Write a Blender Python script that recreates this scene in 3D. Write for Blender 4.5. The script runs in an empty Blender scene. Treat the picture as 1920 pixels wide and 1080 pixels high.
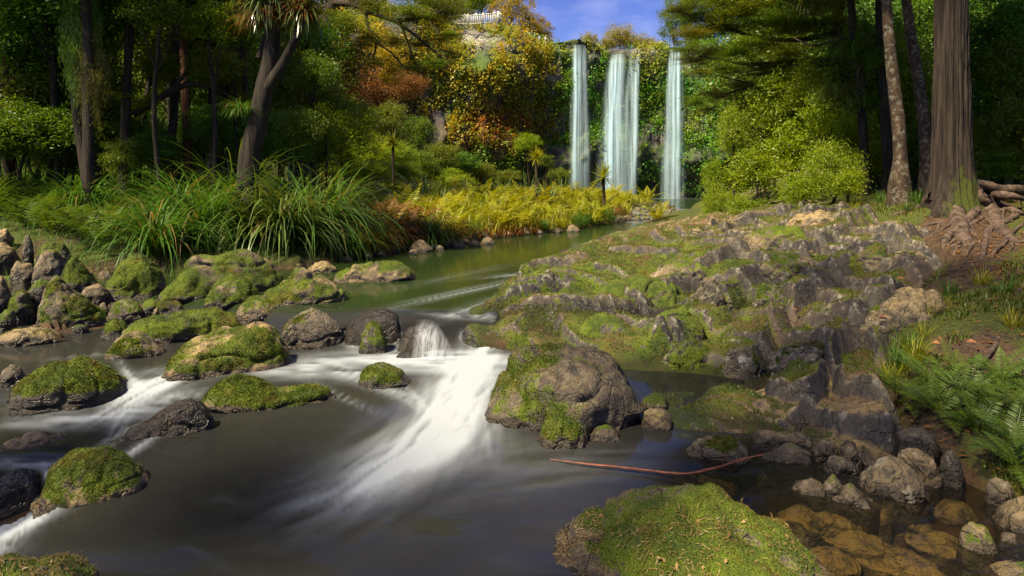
import bpy, math, random
import numpy as np
from math import radians, sin, cos, pi, atan2

# ------------------------------------------------------------------ camera, sky, sun, exposure
SC = bpy.context.scene
COL = SC.collection
F, H, HY = 1250.0, 1.7, 355.0          # focal length in photo pixels, eye height, horizon row
cam = bpy.data.cameras.new('camera'); camo = bpy.data.objects.new('camera', cam); COL.objects.link(camo)
cam.sensor_width = 36; cam.lens = 36 * F / 1920; cam.shift_y = -(540 - HY) / 1920
cam.clip_start = 0.05; cam.clip_end = 2000
camo.location = (0, 0, H); camo.rotation_euler = (pi / 2, 0, 0)
SC.camera = camo

SUN = np.array((-0.44, -0.42, 0.79)); SUN /= np.linalg.norm(SUN)
world = bpy.data.worlds.new('World'); SC.world = world; world.use_nodes = True
wn, wl = world.node_tree.nodes, world.node_tree.links
wn.clear()
sky = wn.new('ShaderNodeTexSky'); sky.sky_type = 'NISHITA'; sky.sun_disc = False
sky.sun_elevation = math.asin(SUN[2]); sky.sun_rotation = atan2(SUN[0], SUN[1])
sky.ozone_density = 3.5; sky.air_density = 0.9; sky.dust_density = 0.3; sky.altitude = 300
tc = wn.new('ShaderNodeTexCoord')
mp = wn.new('ShaderNodeMapping'); mp.inputs['Scale'].default_value = (2.2, 2.2, 4.5)
wl.new(tc.outputs['Generated'], mp.inputs[0])
cn = wn.new('ShaderNodeTexNoise'); cn.inputs['Scale'].default_value = 1.7; cn.inputs['Detail'].default_value = 7; cn.inputs['Roughness'].default_value = 0.55
wl.new(mp.outputs[0], cn.inputs[0])
cr = wn.new('ShaderNodeMapRange'); cr.inputs[1].default_value = 0.46; cr.inputs[2].default_value = 0.72; cr.inputs[4].default_value = 0.55
wl.new(cn.outputs[0], cr.inputs[0])
hs = wn.new('ShaderNodeHueSaturation'); hs.inputs['Hue'].default_value = 0.53; hs.inputs['Saturation'].default_value = 1.18; hs.inputs['Value'].default_value = 0.36
wl.new(sky.outputs[0], hs.inputs['Color'])
cm = wn.new('ShaderNodeMixRGB'); cm.inputs[2].default_value = (2.2, 2.15, 2.9, 1)
wl.new(cr.outputs[0], cm.inputs[0]); wl.new(hs.outputs[0], cm.inputs[1])
bg = wn.new('ShaderNodeBackground'); bg.inputs[1].default_value = 0.15
wl.new(cm.outputs[0], bg.inputs[0])
wo = wn.new('ShaderNodeOutputWorld'); wl.new(bg.outputs[0], wo.inputs[0])

sl = bpy.data.lights.new('sun', 'SUN'); sl.energy = 4.2; sl.angle = radians(5); sl.color = (1.0, 0.87, 0.62)
so = bpy.data.objects.new('sun', sl); COL.objects.link(so)
from mathutils import Vector
so.rotation_euler = Vector(SUN).to_track_quat('Z', 'Y').to_euler()

vs = SC.view_settings
vs.view_transform = 'Standard'; vs.look = 'None'; vs.exposure = 1.62; vs.gamma = 1; vs.use_curve_mapping = False
cy = SC.cycles
cy.use_denoising = True
cy.max_bounces = 7; cy.diffuse_bounces = 5; cy.glossy_bounces = 3; cy.transmission_bounces = 4; cy.transparent_max_bounces = 12
cy.sample_clamp_indirect = 4; cy.caustics_reflective = False; cy.caustics_refractive = False

# ------------------------------------------------------------------ helpers
RNG = np.random.default_rng(7)
random.seed(7)

def P(px, py, Y):
    return np.array(((px - 960) / F * Y, Y, H - (py - HY) / F * Y))

def project(X, Y, Z):
    return 960 + F * X / Y, HY + F * (H - Z) / Y

def sstep(a, b, x):
    t = np.clip((x - a) / (b - a), 0, 1)
    return t * t * (3 - 2 * t)

def _hash(i, j, k, s):
    n = (i * 374761393 + j * 668265263 + k * 2147483647 + s * 1274126177) & 0xFFFFFFFF
    n = ((n ^ (n >> 13)) * 1274126177) & 0xFFFFFFFF
    n = ((n ^ (n >> 16)) * 2246822519) & 0xFFFFFFFF
    return ((n ^ (n >> 15)) & 0xFFFFFF) / float(0xFFFFFF) * 2 - 1

def noise(p, s=0):
    p = np.asarray(p, float)
    i = np.floor(p).astype(np.int64); f = p - i
    u = f * f * f * (f * (f * 6 - 15) + 10)
    x, y, z = i[..., 0], i[..., 1], i[..., 2]
    def h(a, b, c): return _hash(x + a, y + b, z + c, s)
    a = h(0,0,0) + u[...,0] * (h(1,0,0) - h(0,0,0)); b = h(0,1,0) + u[...,0] * (h(1,1,0) - h(0,1,0))
    c = h(0,0,1) + u[...,0] * (h(1,0,1) - h(0,0,1)); d = h(0,1,1) + u[...,0] * (h(1,1,1) - h(0,1,1))
    e = a + u[...,1] * (b - a); g = c + u[...,1] * (d - c)
    return e + u[...,2] * (g - e)

def fbm(p, o=4, s=0, gain=0.5):
    t, a = 0, 1.0
    p = np.asarray(p, float)
    for k in range(o):
        t = t + a * noise(p, s + k * 17); p = p * 2.03 + 13.7; a *= gain
    return t

def p2(X, Y, sc):
    return np.stack([X * sc, Y * sc, np.zeros_like(X)], -1)

def tag(o, label=None, cat=None, group=None, kind=None):
    if label: o['label'] = label
    if cat: o['category'] = cat
    if group: o['group'] = group
    if kind: o['kind'] = kind
    return o

def mesh(name, V, faces, attrs=None, smooth=True):
    """V (n,3); faces: one (m,k) int array or a list of such arrays"""
    me = bpy.data.meshes.new(name)
    if not isinstance(faces, list): faces = [faces]
    faces = [np.asarray(f, np.int64) for f in faces if len(f)]
    V = np.asarray(V, np.float32)
    me.vertices.add(len(V)); me.vertices.foreach_set('co', V.ravel())
    nl = sum(f.size for f in faces); npoly = sum(len(f) for f in faces)
    me.loops.add(nl); me.polygons.add(npoly)
    me.loops.foreach_set('vertex_index', np.concatenate([f.ravel() for f in faces]).astype(np.int32))
    tot = np.concatenate([np.full(len(f), f.shape[1]) for f in faces])
    st = np.concatenate([[0], np.cumsum(tot)[:-1]])
    me.polygons.foreach_set('loop_start', st.astype(np.int32)); me.polygons.foreach_set('loop_total', tot.astype(np.int32))
    if smooth: me.polygons.foreach_set('use_smooth', np.ones(npoly, bool))
    for k, a in (attrs or {}).items():
        a = np.asarray(a, np.float32)
        if a.ndim == 1:
            at = me.attributes.new(k, 'FLOAT', 'POINT'); at.data.foreach_set('value', a)
        else:
            at = me.attributes.new(k, 'FLOAT_COLOR', 'POINT')
            at.data.foreach_set('color', np.concatenate([a, np.ones((len(a), 1), np.float32)], 1).ravel())
    me.update(calc_edges=True)
    return me

def obj(name, me, mat=None, parent=None, loc=(0, 0, 0), rz=0, sc=1):
    o = bpy.data.objects.new(name, me); COL.objects.link(o)
    if mat is not None:
        if len(me.materials) == 0: me.materials.append(mat)
        if me.materials[0] is not mat:
            o.material_slots[0].link = 'OBJECT'; o.material_slots[0].material = mat
    o.location = loc; o.rotation_euler = (0, 0, rz)
    o.scale = (sc, sc, sc) if np.isscalar(sc) else sc
    o.parent = parent
    return o

def empty(name, loc=(0, 0, 0), rz=0):
    o = bpy.data.objects.new(name, None); COL.objects.link(o); o.location = loc; o.rotation_euler = (0, 0, rz)
    o.empty_display_size = 0.2
    return o

def grid_faces(nr, nc):
    a = (np.arange(nr - 1)[:, None] * nc + np.arange(nc - 1)[None, :]).ravel()
    return np.stack([a, a + 1, a + nc + 1, a + nc], 1)

class MB:
    def __init__(s): s.V = []; s.F = {}; s.A = []; s.n = 0
    def add(s, V, Fc, v=None):
        V = np.asarray(V).reshape(-1, 3); Fc = np.asarray(Fc)
        s.V.append(V); s.F.setdefault(Fc.shape[1], []).append(Fc + s.n); s.n += len(V)
        s.A.append(np.zeros(len(V)) if v is None else np.broadcast_to(np.asarray(v, float), (len(V),)))
        return s
    def mesh(s, name, extra=None):
        at = {'v': np.concatenate(s.A)}
        at.update(extra or {})
        return mesh(name, np.concatenate(s.V), [np.concatenate(f) for f in s.F.values()], at)

def unit(v): return v / (np.linalg.norm(v, axis=-1, keepdims=True) + 1e-9)

def leaf_quads(mb, C, D, N, L, W, v, fold=0.12):
    D = unit(D); S = unit(np.cross(D, N)); N2 = np.cross(S, D)
    L = np.broadcast_to(L, (len(C),))[:, None]; W = np.broadcast_to(W, (len(C),))[:, None]
    a = C; c = C + D * L; m = C + D * L * 0.45 + N2 * W * fold
    V = np.stack([a, m + S * W * 0.5, c, m - S * W * 0.5], 1)
    n = len(C)
    mb.add(V, np.arange(n * 4).reshape(n, 4), np.repeat(v, 4))

def blade_path(base, az, L, lean, bend, k):
    t = np.linspace(0, 1, k + 1)
    th = lean[:, None] + bend[:, None] * t[None, :] ** 1.2
    dl = (L / k)[:, None]
    r = np.concatenate([np.zeros((len(L), 1)), np.cumsum(np.sin(th[:, :-1]) * dl, 1)], 1)
    z = np.concatenate([np.zeros((len(L), 1)), np.cumsum(np.cos(th[:, :-1]) * dl, 1)], 1)
    p = np.stack([r * np.cos(az)[:, None], r * np.sin(az)[:, None], z], -1) + base[:, None, :]
    return p, t, th

def blades(mb, base, az, L, lean, bend, W, v, k=5, shape=2.0):
    n = len(az)
    W = np.broadcast_to(W, (n,)); v = np.broadcast_to(v, (n,))
    p, t, th = blade_path(base, az, L, lean, bend, k)
    wp = (1 - t ** shape) * (0.55 + 0.45 * np.minimum(1, t * 4)) + 0.03
    sd = np.stack([-np.sin(az), np.cos(az), np.zeros(n)], -1)
    off = sd[:, None, :] * (W[:, None] * wp[None, :] * 0.5)[..., None]
    V = np.stack([p - off, p + off], 2)               # n,k+1,2,3
    b = (np.arange(n) * (k + 1) * 2)[:, None] + (np.arange(k) * 2)[None, :]
    Fc = np.stack([b, b + 1, b + 3, b + 2], -1).reshape(-1, 4)
    mb.add(V, Fc, np.repeat(v, (k + 1) * 2))

def tube(path, radii, nseg=10, bark=0.0, bf=6.0, seed=0, stretch=0.18, steps=None, cap=True):
    """smooth tapered tube along a polyline"""
    path = np.asarray(path, float); radii = np.asarray(radii, float)
    d = np.concatenate([[0], np.cumsum(np.linalg.norm(np.diff(path, axis=0), axis=1))])
    n = steps or max(6, len(path) * 4)
    tt = np.linspace(0, d[-1], n)
    Pp = np.stack([_cr(d, path[:, i], tt) for i in range(3)], -1); R = np.interp(tt, d, radii)
    T = unit(np.gradient(Pp, axis=0))
    ref = np.array((0.13, 0.97, 0.2)) if abs(T[:, 2]).mean() > 0.6 else np.array((0.05, 0.1, 1.0))
    A = unit(np.cross(T, ref)); B = np.cross(T, A)
    th = np.linspace(0, 2 * pi, nseg, endpoint=False)
    dirs = A[:, None, :] * np.cos(th)[None, :, None] + B[:, None, :] * np.sin(th)[None, :, None]
    rr = np.broadcast_to(R[:, None], (n, nseg)).copy()
    if bark:
        q = Pp[:, None, :] * np.array((1, 1, stretch)) + dirs * 0.5 * R.max() * 2
        rr = rr * (1 + bark * fbm(q * bf, 3, seed))
    V = (Pp[:, None, :] + dirs * rr[..., None]).reshape(-1, 3)
    i = np.arange(n - 1)[:, None] * nseg; j = np.arange(nseg)[None, :]; j2 = (j + 1) % nseg
    Fc = np.stack([i + j, i + j2, i + nseg + j2, i + nseg + j], -1).reshape(-1, 4)
    return V, Fc

def _cr(d, y, t):
    """monotone-ish cubic (Catmull-Rom) interpolation"""
    if len(d) < 3: return np.interp(t, d, y)
    m = np.gradient(y, d)
    k = np.clip(np.searchsorted(d, t) - 1, 0, len(d) - 2)
    h = d[k + 1] - d[k]; u = (t - d[k]) / h
    return ((1 + 2*u) * (1-u)**2) * y[k] + u * (1-u)**2 * h * m[k] + u*u * (3 - 2*u) * y[k+1] + u*u * (u-1) * h * m[k+1]

# ------------------------------------------------------------------ materials
class M:
    def __init__(s, name):
        s.m = bpy.data.materials.new(name); s.m.use_nodes = True
        s.t = s.m.node_tree; s.t.nodes.clear()
    def n(s, typ, **kw):
        nd = s.t.nodes.new('ShaderNode' + typ)
        for k, v in kw.items():
            if k.startswith('i_'):
                nd.inputs[k[2:].replace('_', ' ')].default_value = v
            elif k[:2] == 'in' and k[2:].isdigit():
                nd.inputs[int(k[2:])].default_value = v
            else: setattr(nd, k, v)
        return nd
    def l(s, a, b): s.t.links.new(a, b)
    def noise(s, scale, detail=4, rough=0.55, vec=None, dist=0):
        nd = s.n('TexNoise', i_Scale=scale, i_Detail=detail, i_Roughness=rough, i_Distortion=dist)
        if vec is not None: s.l(vec, nd.inputs['Vector'])
        return nd.outputs['Fac']
    def pos(s, scale=(1, 1, 1)):
        g = s.n('NewGeometry'); mp = s.n('Mapping'); mp.inputs['Scale'].default_value = scale
        s.l(g.outputs['Position'], mp.inputs['Vector']); return mp.outputs['Vector']
    def ocoord(s, scale=(1, 1, 1)):
        g = s.n('TexCoord'); mp = s.n('Mapping'); mp.inputs['Scale'].default_value = scale
        s.l(g.outputs['Object'], mp.inputs['Vector']); return mp.outputs['Vector']
    def ss(s, x, a, b, lo=0.0, hi=1.0):
        nd = s.n('MapRange', interpolation_type='SMOOTHSTEP'); s.put(x, nd.inputs[0])
        for k, v in ((1, a), (2, b), (3, lo), (4, hi)): s.put(v, nd.inputs[k])
        return nd.outputs[0]
    def put(s, v, sock):
        if isinstance(v, bpy.types.NodeSocket): s.l(v, sock)
        else: sock.default_value = v
    def math(s, op, a, b=0.0, c=None):
        nd = s.n('Math', operation=op); s.put(a, nd.inputs[0]); s.put(b, nd.inputs[1])
        if c is not None: s.put(c, nd.inputs[2])
        return nd.outputs[0]
    def mix(s, f, a, b, mode='MIX'):
        nd = s.n('MixRGB', blend_type=mode); s.put(f, nd.inputs[0])
        for v, k in ((a, 1), (b, 2)):
            if isinstance(v, tuple): v = v + (1,) if len(v) == 3 else v
            s.put(v, nd.inputs[k])
        return nd.outputs[0]
    def attr(s, name, out='Fac'):
        return s.n('Attribute', attribute_name=name).outputs[out]
    def bump(s, h, strength=0.5, dist=0.02, normal=None):
        nd = s.n('Bump', i_Strength=strength, i_Distance=dist); s.l(h, nd.inputs['Height'])
        if normal is not None: s.l(normal, nd.inputs['Normal'])
        return nd.outputs[0]
    def out(s, sh):
        o = s.n('OutputMaterial'); s.l(sh, o.inputs[0]); return s.m
    def princ(s, col, rough=0.7, normal=None, spec=0.4):
        nd = s.n('BsdfPrincipled'); s.put(col if not isinstance(col, tuple) else col + (1,), nd.inputs['Base Color'])
        s.put(rough, nd.inputs['Roughness']); nd.inputs['Specular IOR Level'].default_value = spec
        if normal is not None: s.l(normal, nd.inputs['Normal'])
        return nd.outputs[0]

def rock_material():
    m = M('mossy_basalt')
    p = m.pos()
    n1 = m.noise(2.2, 6, 0.6, p); n2 = m.noise(14, 6, 0.65, p); n3 = m.noise(70, 3, 0.6, p)
    base = m.mix(m.ss(n1, 0.35, 0.68), (0.026, 0.022, 0.019), (0.092, 0.073, 0.050))
    base = m.mix(m.ss(n2, 0.42, 0.75, 0, 0.75), base, (0.145, 0.120, 0.082))
    base = m.mix(m.ss(n3, 0.40, 0.62, 0.55, 0.0), base, (0.035, 0.034, 0.032))
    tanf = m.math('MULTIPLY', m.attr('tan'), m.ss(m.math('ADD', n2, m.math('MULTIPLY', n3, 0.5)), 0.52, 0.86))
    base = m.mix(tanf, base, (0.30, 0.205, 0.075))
    lic = m.math('MULTIPLY', m.attr('lichen'), m.ss(n2, 0.5, 0.64))
    base = m.mix(lic, base, (0.30, 0.27, 0.21))
    mv = m.math('ADD', m.attr('moss'), m.math('ADD', m.math('MULTIPLY', m.math('SUBTRACT', n2, 0.5), 0.75), m.math('MULTIPLY', m.math('SUBTRACT', n3, 0.5), 0.45)))
    mf = m.ss(mv, 0.44, 0.60)
    mc = m.mix(m.ss(m.noise(5, 4, 0.6, p), 0.36, 0.66), (0.022, 0.048, 0.004), (0.098, 0.138, 0.005))
    mc = m.mix(m.ss(n3, 0.35, 0.72, 0.0, 0.6), mc, (0.125, 0.14, 0.007))
    mc = m.mix(m.ss(m.noise(3.1, 3, 0.6, p), 0.52, 0.70, 0, 0.65), mc, (0.115, 0.075, 0.014))
    col = m.mix(mf, base, mc)
    so_ = m.math('MULTIPLY', m.attr('soil'), m.ss(m.math('ADD', m.math('MULTIPLY', n1, .6), m.math('MULTIPLY', n3, .4)), 0.42, 0.62))
    col = m.mix(so_, col, m.mix(n2, (0.045, 0.024, 0.012), (0.16, 0.078, 0.030)))
    wet = m.attr('wet')
    col = m.mix(m.math('MULTIPLY', wet, 0.8), col, m.mix(1.0, col, (0.30, 0.28, 0.27), 'MULTIPLY'))
    rough = m.math('MULTIPLY_ADD', wet, -0.42, m.math('MULTIPLY_ADD', mf, 0.22, 0.66))
    h = m.math('ADD', m.math('MULTIPLY', n2, 0.7), m.math('MULTIPLY', n3, m.math('MULTIPLY_ADD', mf, 0.5, 0.35)))
    vor = m.n('TexVoronoi', feature='DISTANCE_TO_EDGE', i_Scale=3.3); m.l(m.n('VectorMath', operation='ADD').outputs[0], vor.inputs['Vector'])
    va = vor.inputs['Vector'].links[0].from_node; m.l(p, va.inputs[0]); 
    nn = m.n('TexNoise', i_Scale=2.5, i_Detail=4); m.l(p, nn.inputs['Vector']); sc = m.n('VectorMath', operation='SCALE'); sc.inputs['Scale'].default_value = 0.6
    m.l(nn.outputs['Color'], sc.inputs[0]); m.l(sc.outputs[0], va.inputs[1])
    crack = m.ss(vor.outputs['Distance'], 0.0, 0.03)
    h = m.math('ADD', h, m.math('MULTIPLY', crack, m.math('MULTIPLY_ADD', mf, -0.3, 0.3)))
    return m.out(m.princ(col, rough, m.bump(h, 0.9, 0.05), 0.35))

def soil_material():
    m = M('forest_soil'); p = m.pos()
    n1 = m.noise(1.3, 5, 0.6, p); n2 = m.noise(9, 6, 0.7, p); n3 = m.noise(45, 4, 0.7, p)
    c = m.mix(m.ss(n2, 0.35, 0.7), (0.030, 0.020, 0.012), (0.12, 0.070, 0.035))
    c = m.mix(m.ss(n3, 0.52, 0.75), c, (0.22, 0.11, 0.045))
    g = m.math('ADD', m.attr('moss'), m.math('MULTIPLY', m.math('SUBTRACT', n1, 0.5), 1.4))
    mf = m.ss(m.math('ADD', g, m.math('MULTIPLY', m.math('SUBTRACT', n2, 0.5), 0.8)), 0.40, 0.62)
    mc = m.mix(m.ss(n3, 0.35, 0.7), (0.030, 0.045, 0.006), (0.11, 0.12, 0.012))
    c = m.mix(mf, c, mc)
    wet = m.attr('wet')
    c = m.mix(wet, c, m.mix(m.ss(m.noise(6, 4, 0.6, p), 0.35, 0.7), (0.022, 0.016, 0.010), (0.115, 0.055, 0.022)))
    h = m.math('ADD', n2, m.math('MULTIPLY', n3, 0.6))
    return m.out(m.princ(c, m.math('MULTIPLY_ADD', wet, -0.4, 0.9), m.bump(h, 1.0, 0.06), 0.3))

def leaf_material(name, c1, c2, c3=None, trans=0.38, tint=False, gloss=0.35, rough=0.45, drift=0, dead=0):
    """c1..c2 by leaf, drifting to c3 by plant"""
    m = M(name)
    v = m.attr('v')
    if tint: col = m.mix(m.ss(v, 0, 1, 0.0, 0.5), m.attr('tint', 'Color'), m.mix(1.0, m.attr('tint', 'Color'), (0.55, 0.6, 0.5), 'MULTIPLY'))
    else:
        col = m.mix(v, c1, c2)
        if c3 and drift:
            col = m.mix(m.ss(m.noise(drift, 4, 0.6, m.pos()), 0.46, 0.66, 0, 0.8), col, c3)
        elif c3:
            r = m.n('ObjectInfo').outputs['Random']
            col = m.mix(m.ss(m.math('ADD', m.math('MULTIPLY', r, 0.7), m.math('MULTIPLY', m.noise(0.6, 2, 0.5, m.pos()), 0.6)), 0.35, 1.05, 0, 0.85), col, c3)
    if dead: col = m.mix(m.ss(v, dead, dead + .03, 0.9, 0.0), col, (0.21, 0.135, 0.045))
    d = m.princ(col, rough, None, gloss)
    t = m.n('BsdfTranslucent')
    tc_ = m.mix(1.0, col, (1.35, 1.25, 0.55), 'MULTIPLY'); m.l(tc_, t.inputs[0])
    mx = m.n('MixShader', in0=trans); m.l(d, mx.inputs[1]); m.l(t.outputs[0], mx.inputs[2])
    return m.out(mx.outputs[0])

def bark_material(name, c1, c2, c3=None, stretch=(1, 1, 0.12), scale=14, bd=0.03, moss=0.0, bs=0.8):
    m = M(name); p = m.pos(stretch); pr = m.pos()
    n1 = m.noise(scale, 6, 0.65, p); n2 = m.noise(scale * 3, 4, 0.6, p)
    c = m.mix(m.ss(n1, 0.33, 0.68), c1, c2)
    if c3: c = m.mix(m.ss(m.noise(13, 6, 0.7, pr), 0.50, 0.60, 0, 0.85), c, c3)
    if moss: c = m.mix(m.ss(m.math('ADD', m.attr('moss'), m.math('MULTIPLY', m.math('SUBTRACT', m.noise(7, 5, 0.6, pr), 0.5), 1.2)), 0.45, 0.65, 0, moss), c, (0.05, 0.06, 0.008))
    h = m.math('ADD', n1, m.math('MULTIPLY', n2, 0.5))
    return m.out(m.princ(c, 0.85, m.bump(h, bs, bd), 0.2))

def plain(name, c, rough=0.7, var=0.35, sc=8):
    m = M(name); n1 = m.noise(sc, 5, 0.6, m.pos())
    return m.out(m.princ(m.mix(m.ss(n1, 0.3, 0.7), tuple(x * (1 - var) for x in c), tuple(min(1, x * (1 + var)) for x in c)), rough, None, 0.3))

def water_material():
    m = M('stream_water')
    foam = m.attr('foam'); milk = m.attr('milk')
    p = m.pos((1, 0.35, 1)); b = m.bump(m.noise(2.6, 3, 0.5, p), 0.12, 0.05)
    fr = m.n('Fresnel', i_IOR=1.33); m.l(b, fr.inputs['Normal'])
    gl = m.n('BsdfGlossy', i_Roughness=0.11); m.l(b, gl.inputs['Normal']); gl.inputs[0].default_value = (1, 1, 1, 1)
    tr = m.n('BsdfTransparent'); tr.inputs[0].default_value = (0.60, 0.56, 0.44, 1)
    df = m.n('BsdfDiffuse'); m.l(m.mix(m.attr('green'), (0.026, 0.026, 0.022), (0.018, 0.032, 0.008)), df.inputs[0])
    body = m.n('MixShader'); m.l(milk, body.inputs[0]); m.l(tr.outputs[0], body.inputs[1]); m.l(df.outputs[0], body.inputs[2])
    s1 = m.n('MixShader'); m.l(m.math('MULTIPLY', fr.outputs[0], 0.62), s1.inputs[0]); m.l(body.outputs[0], s1.inputs[1]); m.l(gl.outputs[0], s1.inputs[2])
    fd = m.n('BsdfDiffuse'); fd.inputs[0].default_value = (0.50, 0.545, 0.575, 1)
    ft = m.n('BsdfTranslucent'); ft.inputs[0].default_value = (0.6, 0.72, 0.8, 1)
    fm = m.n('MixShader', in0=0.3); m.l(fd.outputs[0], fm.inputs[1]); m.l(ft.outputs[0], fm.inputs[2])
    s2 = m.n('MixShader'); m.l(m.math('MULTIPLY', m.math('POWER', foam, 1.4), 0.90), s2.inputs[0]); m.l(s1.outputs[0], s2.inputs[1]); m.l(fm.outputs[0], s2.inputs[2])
    return m.out(s2.outputs[0])

def fall_material(name='falling_water', sc=(4.2, 1.5, 0.05), c=(0.70, 0.90, 1.0)):
    m = M(name)
    a = m.attr('v'); p = m.pos(sc)
    n1 = m.noise(1.0, 5, 0.6, p); n2 = m.noise(4.2, 3, 0.6, p)
    al = m.math('MULTIPLY', a, m.ss(m.math('ADD', m.math('MULTIPLY', n1, 0.65), m.math('MULTIPLY', n2, 0.35)), 0.30, 0.64, 0.04, 1.0))
    d = m.n('BsdfDiffuse'); d.inputs[0].default_value = c + (1,)
    t = m.n('BsdfTranslucent'); t.inputs[0].default_value = c + (1,)
    mx = m.n('MixShader', in0=0.45); m.l(d.outputs[0], mx.inputs[1]); m.l(t.outputs[0], mx.inputs[2])
    tr = m.n('BsdfTransparent')
    o = m.n('MixShader'); m.l(al, o.inputs[0]); m.l(tr.outputs[0], o.inputs[1]); m.l(mx.outputs[0], o.inputs[2])
    return m.out(o.outputs[0])

def cliff_material():
    m = M('basalt_cliff'); p = m.pos(); pv = m.pos((1, 1, 0.35))
    n1 = m.noise(0.22, 5, 0.6, p); n2 = m.noise(1.5, 6, 0.65, pv); n3 = m.noise(6, 4, 0.6, p)
    c = m.mix(m.ss(n2, 0.35, 0.7), (0.018, 0.018, 0.022), (0.13, 0.115, 0.10))
    c = m.mix(m.ss(m.math('ADD', n1, m.math('MULTIPLY', n3, 0.3)), 0.55, 0.78, 0, 0.9), c, m.mix(n3, (0.02, 0.07, 0.008), (0.10, 0.15, 0.010)))
    c = m.mix(m.math('MULTIPLY', m.attr('rust'), m.ss(n2, 0.35, 0.65)), c, (0.17, 0.055, 0.018))
    c = m.mix(m.math('MULTIPLY', m.attr('pale'), m.ss(n3, 0.40, 0.6)), c, (0.42, 0.36, 0.30))
    return m.out(m.princ(c, 0.75, m.bump(m.math('ADD', n2, m.math('MULTIPLY', n3, 0.4)), 1.0, 0.5), 0.35))

MAT = dict(
    rock=rock_material(), soil=soil_material(), water=water_material(), fall=fall_material(), veil=fall_material('cascade_water', (28, 4, 2.0), (0.78, 0.82, 0.85)), cliff=cliff_material(),
    moss=leaf_material('moss_fibre', (0.024, 0.054, 0.004), (0.110, 0.142, 0.006), (0.15, 0.098, 0.016), 0.3, drift=7),
    forest=leaf_material('forest_leaf', (0.034, 0.11, 0.01), (0.09, 0.2, 0.015), (0.11, 0.185, 0.012), 0.36),
    forest2=leaf_material('olive_leaf', (0.05, 0.105, 0.007), (0.13, 0.195, 0.012), (0.14, 0.155, 0.01), 0.40),
    yellow=leaf_material('sunlit_leaf', (0.11, 0.175, 0.004), (0.26, 0.31, 0.008), (0.17, 0.25, 0.006), 0.45),
    gold=leaf_material('golden_leaf', (0.22, 0.175, 0.006), (0.36, 0.27, 0.012), (0.27, 0.19, 0.008), 0.42),
    pale=leaf_material('pale_yellow_leaf', (0.20, 0.18, 0.025), (0.33, 0.29, 0.06), (0.24, 0.22, 0.03), 0.42),
    totara=leaf_material('bronze_leaf', (0.06, 0.09, 0.01), (0.145, 0.15, 0.014), (0.145, 0.115, 0.014), 0.35),
    sedge=leaf_material('sedge_blade', (0.026, 0.085, 0.012), (0.095, 0.185, 0.02), (0.055, 0.135, 0.012), 0.35, gloss=0.22, rough=0.45, dead=0.09),
    grass=leaf_material('meadow_blade', (0.16, 0.18, 0.006), (0.31, 0.30, 0.010), (0.26, 0.235, 0.008), 0.42),
    needle=leaf_material('dry_needle', (0.15, 0.085, 0.025), (0.30, 0.20, 0.070), (0.24, 0.13, 0.035), 0.2),
    straw=leaf_material('dead_fern', (0.12, 0.050, 0.012), (0.27, 0.12, 0.028), (0.20, 0.10, 0.02), 0.35),
    flax=leaf_material('flax_blade', (0.045, 0.08, 0.018), (0.14, 0.19, 0.04), (0.09, 0.135, 0.025), 0.25, gloss=0.6, rough=0.3, dead=0.07),
    fern=leaf_material('fern_frond', (0.12, 0.155, 0.006), (0.27, 0.28, 0.008), (0.27, 0.245, 0.006), 0.42),
    fernd=leaf_material('deep_fern_frond', (0.036, 0.078, 0.008), (0.095, 0.145, 0.012), (0.085, 0.115, 0.01), 0.38),
    tint=leaf_material('cliff_plant', None, None, None, 0.40, True),
    bark=bark_material('dark_bark', (0.010, 0.008, 0.006), (0.038, 0.028, 0.020), None, moss=0.5),
    redbark=bark_material('red_bark', (0.060, 0.028, 0.016), (0.19, 0.085, 0.050), None),
    bigbark=bark_material('stringy_bark', (0.010, 0.007, 0.005), (0.056, 0.040, 0.029), None, (1, 1, 0.06), 16, 0.05, 0.95, 1.0),
    lichenbark=bark_material('lichen_bark', (0.018, 0.012, 0.008), (0.065, 0.040, 0.023), (0.125, 0.115, 0.085), (1, 1, 0.6), 9, 0.02),
    root=bark_material('root_bark', (0.026, 0.018, 0.013), (0.120, 0.080, 0.055), None, (1, 1, 1), 12, 0.02),
    twig=bark_material('twig_bark', (0.015, 0.012, 0.008), (0.060, 0.045, 0.028), None, (1, 1, 1), 12, 0.01),
    wood=plain('weathered_timber', (0.46, 0.45, 0.36), 0.8, 0.2, 3), rail=plain('green_rail', (0.10, 0.22, 0.13), 0.6, 0.2, 3),
    dead=plain('dead_leaf', (0.20, 0.085, 0.03), 0.6, 0.4, 30), redstick=plain('red_frond_stalk', (0.17, 0.055, 0.026), 0.5, 0.5, 14),
)
# ------------------------------------------------------------------ water levels and shores (photo pixels -> world)
UP, POOL = 0.33, 0.46
LIP = np.array([(430, 690), (385, 765), (290, 800), (190, 845), (95, 900), (104, 955), (0, 1034), (-260, 1150)], float)

def poly_side(px, py, L):
    """signed pixel distance to a polyline running down the picture; positive on its left-hand (smaller x) side"""
    best = np.full(np.shape(px), 1e9); sg = np.ones(np.shape(px))
    for (x0, y0), (x1, y1) in zip(L[:-1], L[1:]):
        dx, dy = x1 - x0, y1 - y0; t = np.clip(((px - x0) * dx + (py - y0) * dy) / (dx*dx + dy*dy), 0, 1)
        qx, qy = px - x0 - t * dx, py - y0 - t * dy; d = np.hypot(qx, qy)
        s = np.where(dx * qy - dy * qx > 0, 1.0, -1.0)
        m = d < best; best = np.where(m, d, best); sg = np.where(m, s, sg)
    return best * sg

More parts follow.
